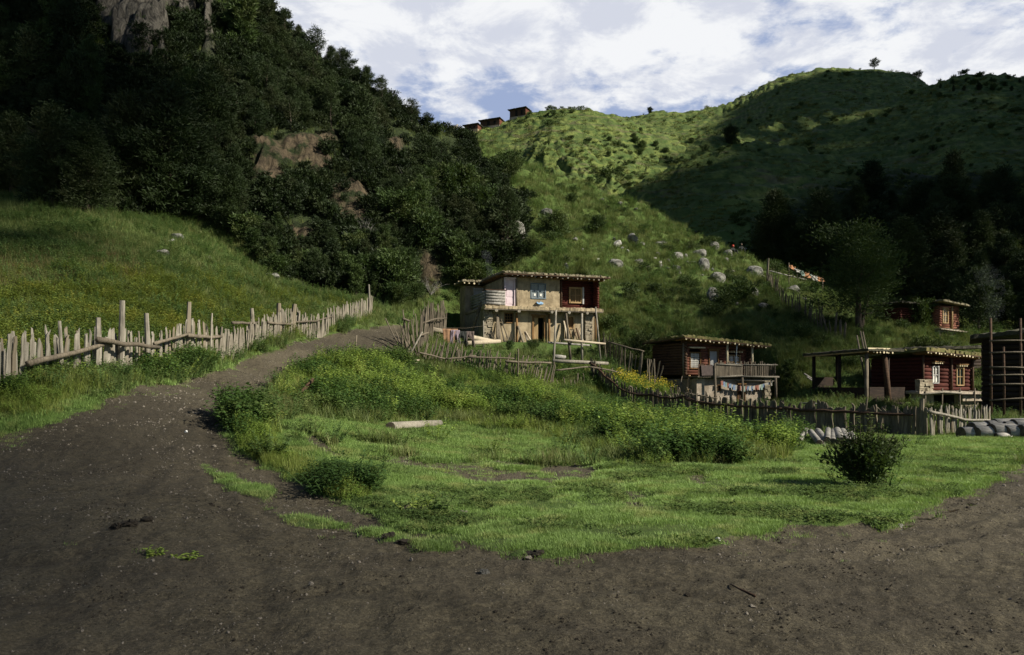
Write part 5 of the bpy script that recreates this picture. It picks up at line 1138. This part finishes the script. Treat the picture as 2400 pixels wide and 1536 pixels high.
# timbers leaning on the front
TM = [(.72,-.75,.95,.0,1.75,.09,'oldstake','dark weathered slab leaning left of the small window'),(.95,-.8,1.0,-.0,1.65,.08,'oldstake','dark split plank right of the dark weathered slab'),(1.35,-.9,1.15,-.02,1.2,.06,'oldstake','thin grey pole leaning under the small window'),(1.75,-.9,1.2,-.05,1.45,.05,'oldstake','long thin pole slanting left under the small window'),(2.72,-1.0,2.45,-.02,1.0,.11,'stake','thick grey log leaning on the post left of the door'),(3.02,-1.0,2.95,.1,.62,.075,'stake','short pale log left of the door'),(3.45,-1.1,3.0,.0,.62,.085,'paleLog','bright peeled plank slanting left of the door'),
  (5.98,-.9,5.82,.0,1.42,.085,'paleLog','white topped plank right of the door'),(6.35,-.9,6.1,-.02,1.2,.06,'tanwood','orange brown plank beside the white topped one'),(6.75,-1.0,6.45,.0,1.05,.05,'darklog','dark pole leaning under the right window'),(7.2,-.95,6.95,.05,.85,.075,'paleLog','pale slab leaning under the right window'),(6.95,-.8,6.8,.1,.95,.09,'darklog','dark slab behind the pale one at the right window')]
for x0, y0, x1, y1, z1, r, mt, lb in TM:
    mb = MB(); a = Vector((x0,y0,-.75)); b = Vector((x1,y1,z1)); mb.tube([a-a, (b-a)*.5+Vector((0,.01,-.02)), b-a], [r, r*.95, r*.75], 7, .2, True, .55)
    o = mb.build('timber', mt, None, True, loc1(*a)); o.rotation_euler = (0,0,YAW1); tag(o, lb, 'timber')
br = thing('firewood_pile', 'heap of brushwood and sticks at the left front corner of the house', 'firewood', loc1(1.0,-.75,-.5), YAW1); mb = MB()
for i in range(46): x = rnd(-.7,.8); mb.tube([(x,rnd(-.35,.1),-.3),(x+rnd(-.35,.35),rnd(.2,.6),rnd(.35,1.1))], [rnd(.015,.035), .01], 5, .2)
mb.build('sticks', 'oldstake', br)

# pale logs and washing left of the house
for (a, b, r, lb) in ((P(1012,773,48.5),P(1162,802,51),.16,'upper of two long peeled logs left of the house, under the washing'),(P(1082,806,48.6),P(1172,800,50.4),.14,'lower of two long peeled logs left of the house')):
    mb = MB(); mb.tube([a-a, (b-a)*.5, b-a], [r*1.1, r, r*.8], 12, .06); tag(mb.build('log', 'paleLog', None, True, a), lb, 'log')
la = P(990,770,48.0); lb_ = P(1134,764,49.8); mb = MB(); mb.tube([la-la, (lb_-la)*.35+Vector((0,0,-.02)), (lb_-la)*.7+Vector((0,0,-.10)), lb_-la], .008, 5)
tag(mb.build('clothes_line', 'oldstake', None, False, la), 'thin clothes line between the leaning fence and the upright pole', 'line')
def drape(name, c, w_, h, mat, label, cat, seed, split=False):
    r = random.Random(seed); mb = MB(); nx, nz = 12, 10; vs = []
    for k in range(nz+1):
        for i in range(nx+1):
            u_ = i/nx-.5; v_ = k/nz; x = u_*w_*(1-.18*v_*(1-v_)*4*.5); y = .05*math.sin(u_*17+seed)*(.3+v_)+.03*math.sin(v_*7+i)
            hh = h*(1-.25*r.random()*(k == nz)) if not split else h*(1.0 if abs(u_) > .10 else (.45+r.random()*.04))*(.9+.2*(u_ > 0))
            vs.append((x+(.08*v_*(1 if u_ > 0 else -1) if split else 0), y, -hh*v_))
    mb.add(vs, [(k*(nx+1)+i, k*(nx+1)+i+1, (k+1)*(nx+1)+i+1, (k+1)*(nx+1)+i) for k in range(nz) for i in range(nx)])
    o = mb.build(name, mat, None, True, c); md = o.modifiers.new('thick', 'SOLIDIFY'); md.thickness = .02; o.rotation_euler = (0,0,.3); return tag(o, label, cat)
drape('blanket', P(1055,771,48.1), .95, .95, 'cloth_brown', 'brown cloth hanging leftmost on the clothes line', 'cloth', 1)
drape('trousers', P(1067,774,48.15), .55, 1.0, 'cloth_mauve', 'mauve grey garment hanging beside the brown cloth', 'clothing', 2, True)
drape('trousers', P(1083,777,48.3), .52, .85, 'cloth_black', 'black trousers hanging between the mauve garment and the dark brown one', 'clothing', 3, True)
drape('trousers', P(1101,777,48.5), .52, .92, 'cloth_umber', 'dark brown trousers hanging rightmost on the line', 'clothing', 4, True)
# timber rack right of the yard
rk = thing('timber_rack', 'open timber rack with a white pole before the right end of the house', 'rack', P(1350,860,47.5))
def seg(a, b, r, mat, nm): 
    a = P(*a)-rk.location; b = P(*b)-rk.location; MB().tube([a, a.lerp(b,.5)+Vector((rnd(-.02,.02),0,0)), b], [r, r*.96, r*.85], 8, .12).build(nm, mat, rk, True)
seg((1296,872,47.0),(1303,727,47.4),.065,'stake','post'); seg((1364,848,49.5),(1364,735,49.8),.075,'stake','post'); seg((1338,850,48.4),(1327,735,48.8),.075,'oldstake','post'); seg((1408,850,50.5),(1396,720,51),.065,'stake','post')
seg((1322,797,47.8),(1418,806,50.2),.075,'paleLog','crossbar'); seg((1285,803,49),(1386,810,51),.065,'greyLog','crossbar'); seg((1296,846,46.6),(1425,852,48),.11,'stake','sill_log'); seg((1298,836,48.2),(1324,838,48.6),.15,'greyLog','sill_log')
# fallen log on the lawn
a = hit(915,1010,10); b = hit(1030,1000,10); a.z += .10; b.z += .10; mb = MB(); mb.tube([a-a, (b-a)*.5, b-a], [.135,.128,.118], 14, .05)
fl_ = mb.build('fallen_log', 'stake', None, True, a); tag(fl_, 'pale peeled log lying on the lawn below the weedy bank', 'log')
d_ = (b-a).normalized(); MB().tube([d_*-.004, d_*-.012], [.132,.128], 14, .04).build('end_grain', 'endgrain', fl_)

# ------------------------------------------------------------------ the balcony house
b_ = P(1608,900,50); b_.z = .4; YAW2 = math.radians(22)
H2 = thing('house', 'red log house with a wooden balcony, mossy roof and prayer flags below', 'house', b_, YAW2)
zt = lambda x, y: 4.14-.065*x-.03*y
mb = wall_holes(MB(), .2, 5.6, -.8, 1.72, -.85, -.6, [(1.72,2.02,.95,1.35),(3.25,3.85,-.8,1.35)]); mb.box(5.3, 5.6, -.6, 4, -.8, 1.72); mb.build('ground_floor_wall', 'palemud', H2)
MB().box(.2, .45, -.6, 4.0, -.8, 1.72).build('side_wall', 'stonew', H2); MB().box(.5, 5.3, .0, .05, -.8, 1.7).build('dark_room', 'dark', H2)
door(H2, 3.3, 3.8, -.7, 1.3, -.85, 'darklog', 'beam', .06, True); window(H2, 1.76, 1.98, .99, 1.31, -.85, 'beam', 'dark', None, fw=.035, cross=False)
stones(5.15, 5.62, -1.15, -.86, -.8, 1.75, .15).build('stone_pillar', 'stonew', H2)
mb = MB(); logs_x(mb, .12, 5.0, 1.95, zt(2,0)-.02, .5, .095, [(.55,1.42,2.3,3.72),(1.98,2.78,1.9,3.7),(3.52,4.5,2.3,3.72)], .02); mb.build('log_wall', 'oldredlog', H2, True)
mb = MB(); logs_y(mb, .2, 3.9, 1.95, 4.02, .10, .095, .1); mb.build('side_log_wall', 'darklog', H2, True)
mb = MB(); logs_y(mb, .2, 3.9, 1.95, 3.8, 5.05, .095, .1); logs_x(mb, .1, 5.0, 1.95, 3.9, 3.9, .095); mb.build('back_log_wall', 'darklog', H2, True)
window(H2, .62, 1.34, 2.42, 3.36, .42, 'beam', 'dark', (7,8), 'paper', .07, .12, lw=.036, cross=False); MB().box(.42, 1.56, .14, .45, 3.66, 3.74).build('window_canopy', 'tipwood', H2)
door(H2, 2.06, 2.68, 1.95, 3.5, .42, 'greydoor', 'beam', .07); window(H2, 3.60, 4.42, 2.42, 3.22, .42, 'tanwood', 'dark', (8,8), 'paper', .07, .12, lw=.036); canopy(H2, 3.62, 4.46, 3.42, .40, 5)
for x in (.06, 3.05, 5.02): post(H2, x, -.1 if x > .1 else .32, 1.9, zt(x, 0), .075, 'tipwood' if x > .1 else 'stake')
mb = slab(-.55, 6.15, -.62, 4.4, lambda x, y: zt(x, y)+.10, .17, .05, 50, 26, 8); mb.build('roof', 'mossroof', H2)
mb = MB(); mb.obox((-.5,-.60,zt(-.5,-.6)+.06), (6.1,-.60,zt(6.1,-.6)+.06), .05, .07); mb.obox((-.52,-.58,zt(-.5,-.6)+.06), (-.52,4.3,zt(-.5,4.3)+.06), .05, .07); mb.build('eave_board', 'darklog', H2)
rafters(H2, -.4, 6.05, -.58, .5, zt, .062, .295)
MB().obox((-.1,.3,zt(0,.3)-.06), (5.6,.3,zt(5.6,.3)-.06), .16, .16).build('wall_beam', 'darklog', H2)
# balcony
MB().box(.0, 6.05, -1.25, .45, 1.80, 1.88).build('balcony_floor', 'oldstake', H2)
mb = MB(); mb.tube([(1.2,-1.32,1.80),(3.3,-1.32,1.92)], .055, 8, .1); mb.tube([(3.2,-1.34,1.86),(6.15,-1.32,1.84)], .055, 8, .1); mb.tube([(3.0,-1.1,1.62),(6.1,-1.1,1.60)], .06, 8, .1); mb.build('floor_beam', 'stake', H2, True)
mb = MB(); mb.tube([(1.15,-1.30,2.62),(3.3,-1.30,2.56)], .04, 8, .1); mb.tube([(3.2,-1.31,2.60),(6.05,-1.28,2.62)], .035, 8, .1); mb.build('handrail', 'stake', H2, True)
x = 1.25
for i in range(30):
    w_ = rnd(.09,.17) if x < 3.2 else rnd(.05,.085); mb = MB(); mb.box(x, x+w_, -1.27, -1.235, 1.88, rnd(2.62,2.85), .008); mb.build('baluster', 'oldstake', H2); x += w_+(rnd(.004,.015) if x < 3.2 else rnd(.05,.09))
    if x > 6.0: break
for i in range(8): MB().box(.03+i*.15, .165+i*.15, -1.26, -1.23, 1.88, rnd(2.5,2.66), .01).build('baluster', 'darklog', H2)
for i in range(7): MB().box(5.98, 6.02, -1.15+i*.2, -1.08+i*.2, 1.88, rnd(2.6,2.8), .006).build('baluster', 'oldstake', H2)
for x in (1.18, 3.26, 5.85): MB().tube([(x,-1.36,-.7),(x+.02,-1.36,1.0),(x-.02,-1.36,2.66 if x < 2 else 1.8)], .075, 8, .12).build('post', 'oldstake', H2, True)
mb = MB(); mb.box(.2, 1.15, -1.33, -1.28, 1.92, 2.52, .03); o = mb.build('hide', 'cloth_umber', None, False, b_); o.rotation_euler = (0,0,YAW2); tag(o, 'brown hide hung over the left end of the balcony railing', 'hide')
def loc2(x, y, z): return H2.location+Matrix.Rotation(YAW2, 3, 'Z') @ Vector((x, y, z))
# plank leaning at the left corner and pole
for a, b, r, lb in (((-.55,-.7,.3),(.1,-.2,1.95),.09,'tan plank leaning at the left corner of the balcony house'),((-1.0,-.5,.2),(-.35,-.1,1.9),.035,'thin stick leaning left of the tan plank')):
    mb = MB(); a = Vector(a); b = Vector(b); mb.tube([a-a, b-a], [r, r*.8], 6, .15, True, .4); o = mb.build('plank', 'tanwood' if r > .05 else 'oldstake', None, True, loc2(*a)); o.rotation_euler = (0,0,YAW2); tag(o, lb, 'plank')
MB().tube([(3.38,-.45,2.0),(3.5,-.5,4.0)], .035, 7).build('stove_pipe', 'bluegrey', H2)
# prayer flags
def flags(name, label, a, b, sag, n, w_, h, seed, cols, cat='flags', tilt=0):
    r = random.Random(seed); root = thing(name, label, cat, a); ln = MB(); pts_ = []
    for i in range(13): t_ = i/12; q = (b-a)*t_; q.z -= sag*4*t_*(1-t_); pts_.append(q)
    ln.tube(pts_, .012, 5); ln.build('cord', 'oldstake', root); dx = Vector((b.x-a.x, b.y-a.y, 0)).normalized()
    for i in range(n):
        t_ = (i+.5)/n; q = (b-a)*t_; q.z -= sag*4*t_*(1-t_)+.005; hh = h*r.uniform(.8,1.2); ww = w_*r.uniform(.75,1.1); s_ = r.uniform(-.5,.5); o3 = Vector((-dx.y, dx.x, 0)); mb = MB()
        vs = []
        for k in range(5):
            for j in range(4):
                f_ = k/4; vs.append(q+dx*((j/3-.5)*ww+s_*.35*f_*ww+tilt*f_*h)+o3*(.35*s_*f_*hh+.02*math.sin(j*2+k))-Vector((0,0,hh*f_)))
        mb.add(vs, [(k*4+j, k*4+j+1, (k+1)*4+j+1, (k+1)*4+j) for k in range(4) for j in range(3)]); mb.build('flag', cols[i % len(cols)] if r.random() < .7 else r.choice(cols), root, True)
    return root
FC = ['flag_red','flag_white','flag_green','flag_red','flag_blue','flag_white','flag_blue','flag_white','flag_red']
flags('prayer_flags', 'string of faded small prayer flags sagging under the balcony', loc2(1.75,-1.22,1.62), loc2(5.75,-1.15,1.62), .36, 26, .19, .30, 3, FC)
flags('prayer_flags', 'tangled pale prayer flags strung above the rail fence on the slope', P(1850,620,hit(1852,660,50).y-2.2), P(1927,652,hit(1926,680,50).y-2.2), .12, 12, .42, .42, 4, ['flag_orange','flag_green','flag_white','flag_white','flag_green','flag_orange'], tilt=.5)

for q_, lb in ((P(1849,616,hit(1852,660,50).y-2.2),'left'),(P(1928,648,hit(1926,680,50).y-2.2),'right')):
    g_ = Vector((q_.x, q_.y, hgt(q_.x, q_.y)-.2)); mb = MB(); mb.tube([g_-g_, (q_-g_)*.5, q_-g_], [.05,.045,.035], 6, .1); tag(mb.build('pole', 'oldstake', None, True, g_), 'thin pole holding the %s end of the pale prayer flags on the slope' % lb, 'pole')
# ------------------------------------------------------------------ the red house with the open shed
b_ = P(2161,930,46); b_.z = .25; YAW3 = math.radians(25)
H3 = thing('house', 'red log house with a mossy roof and two small windows on the right', 'house', b_, YAW3)
zr = lambda x, y: 3.28-.05*x-.05*y
mb = MB(); logs_x(mb, .02, 4.35, 1.15, zr(2,0)-.05, .1, .12, [(.82,1.44,1.55,2.65),(2.92,3.62,1.4,2.55)], .0); mb.build('log_wall', 'redlog', H3, True)
mb = MB(); logs_y(mb, .1, 3.4, 1.15, 3.1, .04, .12, .12); mb.build('side_log_wall', 'redlog', H3, True); mb = MB(); logs_y(mb, .1, 3.4, 1.15, 3.0, 4.34, .12, .12); logs_x(mb, 0, 4.3, 1.15, 3.0, 3.4, .12); mb.build('back_log_wall', 'darklog', H3, True)
window(H3, .90, 1.36, 1.62, 2.54, -.02, 'greydoor', 'dark', (4,6), 'paper', .05, .12, [(.05,.5,.04,.5),(.55,.95,.05,.3)], lw=.03); canopy(H3, .86, 1.42, 2.72, -.02, 4)
window(H3, 3.00, 3.54, 1.50, 2.45, -.02, 'tanwood', 'glass', None, fw=.07); canopy(H3, 2.98, 3.58, 2.58, -.02, 4)
for x in (0, 2.42, 4.32): post(H3, x, -.08, 1.1, zr(x, 0), .07, 'darklog')
slab(-.55, 4.95, -.72, 3.9, lambda x, y: zr(x, y)+.08, .22, .06, 44, 24, 12).build('roof', 'mossroof', H3)
rafters(H3, -.4, 4.85, -.68, .3, zr, .055, .27); MB().obox((-.5,-.7,zr(-.5,-.7)+.05), (4.9,-.7,zr(4.9,-.7)+.05), .04, .06).build('eave_board', 'darklog', H3)
slab(-1.3, 4.75, -.85, .2, lambda x, y: .98-.01*x, .16, .03, 40, 6, 13).build('mud_deck', 'palemud', H3)
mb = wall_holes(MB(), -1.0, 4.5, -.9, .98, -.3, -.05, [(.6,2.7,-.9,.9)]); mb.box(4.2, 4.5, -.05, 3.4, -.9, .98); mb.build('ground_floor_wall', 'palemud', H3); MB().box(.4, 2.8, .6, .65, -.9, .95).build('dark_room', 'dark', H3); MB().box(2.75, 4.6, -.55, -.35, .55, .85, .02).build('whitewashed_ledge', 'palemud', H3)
for x in (-.9, .5, 2.0, 3.3): MB().tube([(x,-.9,-.9),(x,-.9,.1),(x+.05,-.88,1.3)], .04, 7, .1).build('yard_post', 'oldstake', H3, True)
mb = MB(); mb.tube([(-1.3,-.95,.95),(.5,-.95,1.08),(2.1,-.95,1.02)], .05, 8, .1); mb.build('yard_rail', 'stake', H3, True)
stones(-1.15, -.05, -.75, -.45, 1.12, 1.8, .2).build('mud_parapet', 'stonew', H3)
b_ = P(2031,935,44); b_.z = .1
SH = thing('open_shed', 'dark open sided shed with a flat roof left of the red log house', 'shed', b_, YAW3)
zs = lambda x, y: 3.42-.03*y
slab(-.5, 2.3, -.55, 4.2, lambda x, y: zs(x, y)+.06, .16, .03, 20, 26, 14).build('roof', 'darkroof', SH)
rafters(SH, -.0, 1.5, -.5, .4, zs, .05, .22); mb = MB(); mb.obox((-.46,-.5,zs(0,-.5)+.03), (-.46,4.1,zs(0,4.1)+.03), .05, .07); mb.build('side_board', 'tanwood', SH); MB().obox((-.5,-.52,zs(0,-.5)+.2), (1.2,-.52,zs(0,-.5)+.2), .05, .07).build('front_board', 'tipwood', SH)
for x, y in ((0,0),(0,1.9),(0,3.8),(1.9,0.2),(1.9,3.8)): post(SH, x, y, -.8, 3.4, .10, 'oldstake' if (x, y) == (0,0) else 'shadelog')
mb = MB(); mb.box(-.1, 0.02, .1, 4.0, -.9, 1.5, .02); mb.box(.1, 2.9, -.12, .0, -.9, 1.5, .02); mb.box(.3, 2.2, 3.9, 4.0, -.9, 2.1); mb.build('board_wall', 'shadelog', SH)
MB().box(-.12, 2.9, -.4, 3.8, .55, .68).build('floor', 'shadelog', SH)
pole(2083,905,(2072,822),.16,'square dark post leaning between the shed and the red house',44.5,'darklog','post')
for a, b, lb in ((P(1885,876,50),P(1930,905,49),'upper of two pale planks sloping down beside the shed'),(P(1892,884,49.6),P(1932,912,48.6),'lower of two pale planks sloping down beside the shed')):
    mb = MB(); mb.obox((0,0,0), b-a, .14, .05); tag(mb.build('plank', 'greyLog', None, False, a), lb, 'plank')
for px, py, top, lb in ((2030,800,(2008,786),'left pole of the bundle leaning above the shed roof'),(2044,822,(2016,776),'middle pole of the bundle leaning above the shed roof'),(2050,824,(2022,778),'right pole of the bundle leaning above the shed roof')): pole(px, py, top, .06, lb, 50, 'oldstake')
mb = MB(); mb.tube([P(1875,945,41)-P(1875,945,41), P(1921,947,40)-P(1875,945,41)], .045, 7, .1); tag(mb.build('rail', 'greyLog', None, True, P(1875,945,41)), 'single pale rail before the shrubs left of the shed', 'rail')
# ------------------------------------------------------------------ cabin on the slope
b_ = hit(2205,782,45); YAW4 = math.radians(18); u_ = 1.0
H4 = thing('cabin', 'small red cabin with a carved window bay on the dark right slope', 'cabin', (b_.x, b_.y, b_.z), YAW4)
mb = MB(); logs_x(mb, -2.6, .0, .4, 2.0, 1.3, .09); logs_y(mb, 1.3, 4, .4, 2.0, -2.6, .09, .1); mb.build('log_wall', 'redlog', H4, True)
mb = MB(); logs_x(mb, .0, 1.75, .35, 2.1, .1, .09, [(.2,.72,.75,1.95)]); logs_y(mb, .1, 3, .35, 2.1, 1.75, .09, .1); logs_y(mb, .1, 3, .35, 2.1, .0, .09, .1); mb.build('bay_log_wall', 'oldredlog', H4, True)
window(H4, .24, .68, .82, 1.9, .0, 'tanwood', 'tanwood', (3,5), 'paper', .06, .12, lw=.03); post(H4, 1.05, -.04, .3, 2.1, .07, 'tanwood')
slab(-.35, 2.3, -.55, 3.4, lambda x, y: 2.36-.13*x, .14, .05, 18, 18, 16).build('bay_roof', 'turf', H4); slab(-3.0, .1, .7, 4.4, lambda x, y: 2.2-.03*x, .16, .05, 18, 18, 17).build('roof', 'darkroof', H4)
slab(-.6, 2.1, -.6, .4, lambda x, y: .22-.08*x, .1, .03, 14, 5, 18).build('mud_deck', 'palemud', H4); stones(-.6, 1.9, -.3, .3, -1.2, .2, .22).build('stone_base', 'stonew', H4)
# ------------------------------------------------------------------ dark house at the right edge
b_ = P(2310,960,36); b_.z = .0; YAW5 = math.radians(-30)
H5 = thing('house', 'dark log house at the right edge behind the drying rack', 'house', b_, YAW5)
mb = MB(); logs_x(mb, .0, 4.4, -.3, 3.9, 1.9, .13, [(1.4,2.2,1.2,2.5)]); logs_y(mb, 1.9, 6.5, -.3, 3.9, .0, .13, .12); mb.build('log_wall', 'shadelog', H5, True)
window(H5, 1.45, 2.15, 1.25, 2.45, 1.78, 'beam', 'dark', (4,5), 'beam', .06)
slab(-.6, 5.0, 1.2, 7.0, lambda x, y: 4.0+.16*(x-.5)*.5, .22, .06, 30, 20, 19).build('roof', 'darkroof', H5)
b_ = P(2150,880,53); b_.z = 1.2
H6 = thing('barn', 'dark low barn with a flat roof behind the mossy roof of the red house', 'barn', b_, math.radians(10))
mb = MB(); logs_x(mb, -.2, 5.0, -1, 2.75, .3, .13); logs_y(mb, .3, 4, -1, 2.75, -.2, .13); mb.build('log_wall', 'shadelog', H6, True)
slab(-.8, 5.6, -.7, 4.5, lambda x, y: 2.85+.03*x, .18, .06, 28, 18, 20).build('roof', 'darkroof', H6)
for x in (.0, 1.0, 4.6): post(H6, x, -.4, -1, 2.85, .07, 'oldstake')
p = P(2322,985,33.5); p.z = hgt(p.x, p.y); RKD = thing('drying_rack', 'tall drying rack of thin poles before the dark house at the right edge', 'rack', p)
for x, h in ((0,4.4),(.55,3.2),(1.25,4.4),(1.85,3.0)): MB().tube([(x,0,-.3),(x+.02,0,h*.5),(x-.01,0,h)], .05, 7, .1).build('post', 'darklog', RKD, True)
for z, dz in ((.95,.12),(1.62,0),(2.0,.02),(2.35,-.06),(2.95,.02),(3.45,.0)): MB().tube([(-.1,-.07,z),(1.0,-.07,z+dz*.5+.02),(2.0,-.07,z+dz)], .03, 7, .1).build('rail', 'oldstake', RKD, True)
# ------------------------------------------------------------------ logs
def log_thing(a, b, r, mat, label, group=None):
    d = (b-a).normalized(); mb = MB(); mb.tube([a-a, (b-a)*.5, b-a], [r*1.03, r, r*.95], 14, .05); o = mb.build('log', mat, None, True, a); tag(o, label, 'log', group)
    for q, s_ in ((a-a, -1), (b-a, 1)): MB().tube([q+d*s_*.004, q+d*s_*.012], [r*(1.0 if s_ < 0 else .93), r*.9], 14, .04).build('end_grain', 'endgrain', o)
nm = ['first log from the left in the row','second log from the left in the row','third log from the left in the row','fourth log from the left in the row','fifth log from the left in the row','sixth log from the left in the row','seventh log from the left in the row','eighth log from the left in the row']
for (x0, x1, w_, dz), l_ in zip([(1873,1890,14,.0),(1921,1900,16,.02),(1938,1917,19,.03),(1939,1941,15,.12),(1952,1954,19,.03),(1972,1962,22,.03),(1988,1975,20,.02),(2006,1990,18,.02)], nm):
    a = hit(x0, 1047 if x0 > 1880 else 1040, 10); b = Vector(((x1-1200)/F*(a.y+3.2), a.y+3.2, 0)); b.z = hgt(b.x, b.y); r = w_*a.y/F*.5; a.z += r*.8+dz; b.z += r*.8+dz+.12
    log_thing(a, b, r, 'greyLog', l_+' lying on the lawn before the dark fence', 'row of grey logs on the lawn')
PL = [(2252,1018,2312,.21,'leftmost log of the big pile'),(2276,1006,2350,.22,'second log from the left in the big pile, lower'),(2288,1030,2360,.20,'bottom log left of the middle of the big pile'),(2312,1000,2380,.20,'log of the upper left row in the big pile'),(2322,1022,2420,.24,'middle log of the lower row in the big pile'),(2330,994,2410,.17,'topmost log on the left of the big pile'),(2334,1042,2352,.09,'thin log lying in front of the big pile'),(2352,1002,2440,.19,'log below the topmost right one of the big pile'),(2356,1026,2460,.22,'middle right log of the lower row in the big pile'),(2374,998,2500,.21,'topmost right log of the big pile'),(2378,1014,2500,.23,'log under the topmost right one of the big pile'),(2392,1036,2500,.24,'lowest right log of the big pile')]
for px, py, pe, r, lb in PL:
    Y = 25.2+(1040-py)*.012; a = P(px, py, Y); z0 = hgt(a.x, a.y); a.z = max(a.z, z0+r*.85); b = a+Vector((3.3, .9, .02)) if pe != 2352 else a+Vector((.55,.1,0)); log_thing(a, b, r, 'drylog', lb+' at the right edge', 'big pile of logs at the right edge')
# ------------------------------------------------------------------ three huts on the ridge
def hut(px, py, L_, D, h, yaw, label, door_x=None):
    p = hit(px, py, 200); p.z -= .3; o = thing('hut', label, 'hut', p, yaw, 'huts on the ridge'); MB().box(-L_/2, L_/2, 0, D, .9, h).build('wall', 'darklog', o); mb = MB(); logs_y(mb, .05, D-.05, .95, h, L_/2+.02, .14); mb.build('end_wall', 'oldredlog', o, True)  # lighter end logs and dark long walls put lit and shaded sides into colour
    MB().box(-L_/2-.05, L_/2+.08, -.06, D+.05, -2.5, .9).build('plinth', 'palemud' if L_ > 5.5 else 'mud', o); MB().box(-L_*.15, L_*.0, -.04, .02, 1.0, h-.35).build('door', 'dark', o); MB().box(L_*.2, L_*.32, -.04, .02, 1.3, h-.5).build('window', 'dark', o)
    slab(-L_/2-.6, L_/2+.6, -.8, D+.5, lambda x, y: h+.02+.03*x, .26, .06, 14, 8, 30).build('roof', 'darkroof', o)
hut(1104,307,5.2,3.4,2.5,math.radians(-20),'lowest and smallest of the three huts on the ridge')
hut(1148,299,7.6,4.0,3.1,math.radians(-20),'middle hut on the ridge, the longest with a white end base')
hut(1213,276,6.4,4.6,3.6,math.radians(-24),'highest of the three huts, on the skyline against the clouds')
# ------------------------------------------------------------------ two people sitting on the slope
def person(px, py, label, coat, scarf, rz):
    p = hit(px, py, 60)
    while p.y > 100: py += 3; p = hit(px, py, 60)
    o = thing('person', label, 'person', (p.x, p.y, p.z), rz)
    J = [(0,0,.16),(0,.0,.42),(0,-.02,.62),(0,-.04,.70),(0,-.05,.80),(0,-.06,.90),(.13,-.22,.24),(.17,-.50,.40),(.17,-.56,.05),(.17,-.70,.03),(-.13,-.22,.24),(-.17,-.50,.40),(-.17,-.56,.05),(-.17,-.70,.03),(.22,-.02,.58),(.28,-.18,.38),(.20,-.42,.42),(-.22,-.02,.58),(-.28,-.18,.38),(-.20,-.42,.42)]
    R_ = [.17,.15,.15,.06,.095,.09,.11,.08,.055,.045,.11,.08,.055,.045,.08,.06,.045,.08,.06,.045]
    E = [(0,1),(1,2),(2,3),(3,4),(4,5),(0,6),(6,7),(7,8),(8,9),(0,10),(10,11),(11,12),(12,13),(2,14),(14,15),(15,16),(2,17),(17,18),(18,19)]
    me = bpy.data.meshes.new('body'); me.from_pydata(J, E, []); ob = bpy.data.objects.new('body', me); COL.objects.link(ob); ob.parent = o; me.materials.append(M[coat])
    md = ob.modifiers.new('skin', 'SKIN'); me.skin_vertices.new() if not me.skin_vertices else None
    for i, v in enumerate(me.skin_vertices[0].data): v.radius = (R_[i], R_[i]); v.use_root = (i == 0)
    ob.modifiers.new('sub', 'SUBSURF').levels = 1
    mb = MB(); mb.tube([(0,-.05,.74),(0,-.05,.80),(0,-.06,.90),(0,-.05,.98),(0,-.04,1.02)], [.07,.115,.125,.095,.03], 10); mb.build('headscarf', scarf, o, True); mb = MB(); mb.tube([(0,-.10,.80),(0,-.155,.86),(0,-.13,.93)], [.05,.065,.04], 8); mb.build('face', 'skin', o, True)
person(1717,577,'seated person with a red headscarf on the boulder slope','cloth_black','scarf_red',.4)
person(1737,587,'seated person in dark clothes right of the red headscarf','cloth_black','cloth_black',.1)
# ------------------------------------------------------------------ smoke
def smoke(name, base, hgt_, r0, r1, drift, dens, label, seed):
    r = random.Random(seed); mb = MB(); n = 14; pts_ = [Vector((drift[0]*(i/n)**1.4*hgt_+.10*math.sin(i*1.3+seed)*i/n*r1*4, drift[1]*hgt_*i/n, hgt_*i/n)) for i in range(n+1)]
    mb.tube(pts_, [r0+(r1-r0)*(i/n)**.8*(1+.25*math.sin(i*2.1+seed)) for i in range(n)]+[r1*.4], 14, .12)
    m, t = new_mat(name); v = t.add('ShaderNodeVolumePrincipled'); v.inputs['Color'].default_value = (.80,.86,.95,1); v.inputs['Density'].default_value = dens; v.inputs['Anisotropy'].default_value = .2
    o_ = t.add('ShaderNodeOutputMaterial'); t.l.new(v.outputs[0], o_.inputs[1]); o = mb.build(name, m, None, True, base); bmx = bmesh.new(); bmx.from_mesh(o.data); bmesh.ops.recalc_face_normals(bmx, faces=bmx.faces); bmx.to_mesh(o.data); bmx.free(); o.modifiers.new('soft', 'SUBSURF').levels = 1; return tag(o, label, 'smoke', kind='stuff')
smoke('smoke', loc1(2.2, 6.0, 4.6), 2.6, .12, .5, (-.12,0), .06, 'thin bluish smoke rising from the roof of the two storey house', 1)
smoke('smoke', P(2330,758,39), 2.6, .25, .9, (-.08,0), .012, 'thin bluish smoke above the dark house at the right edge', 2)
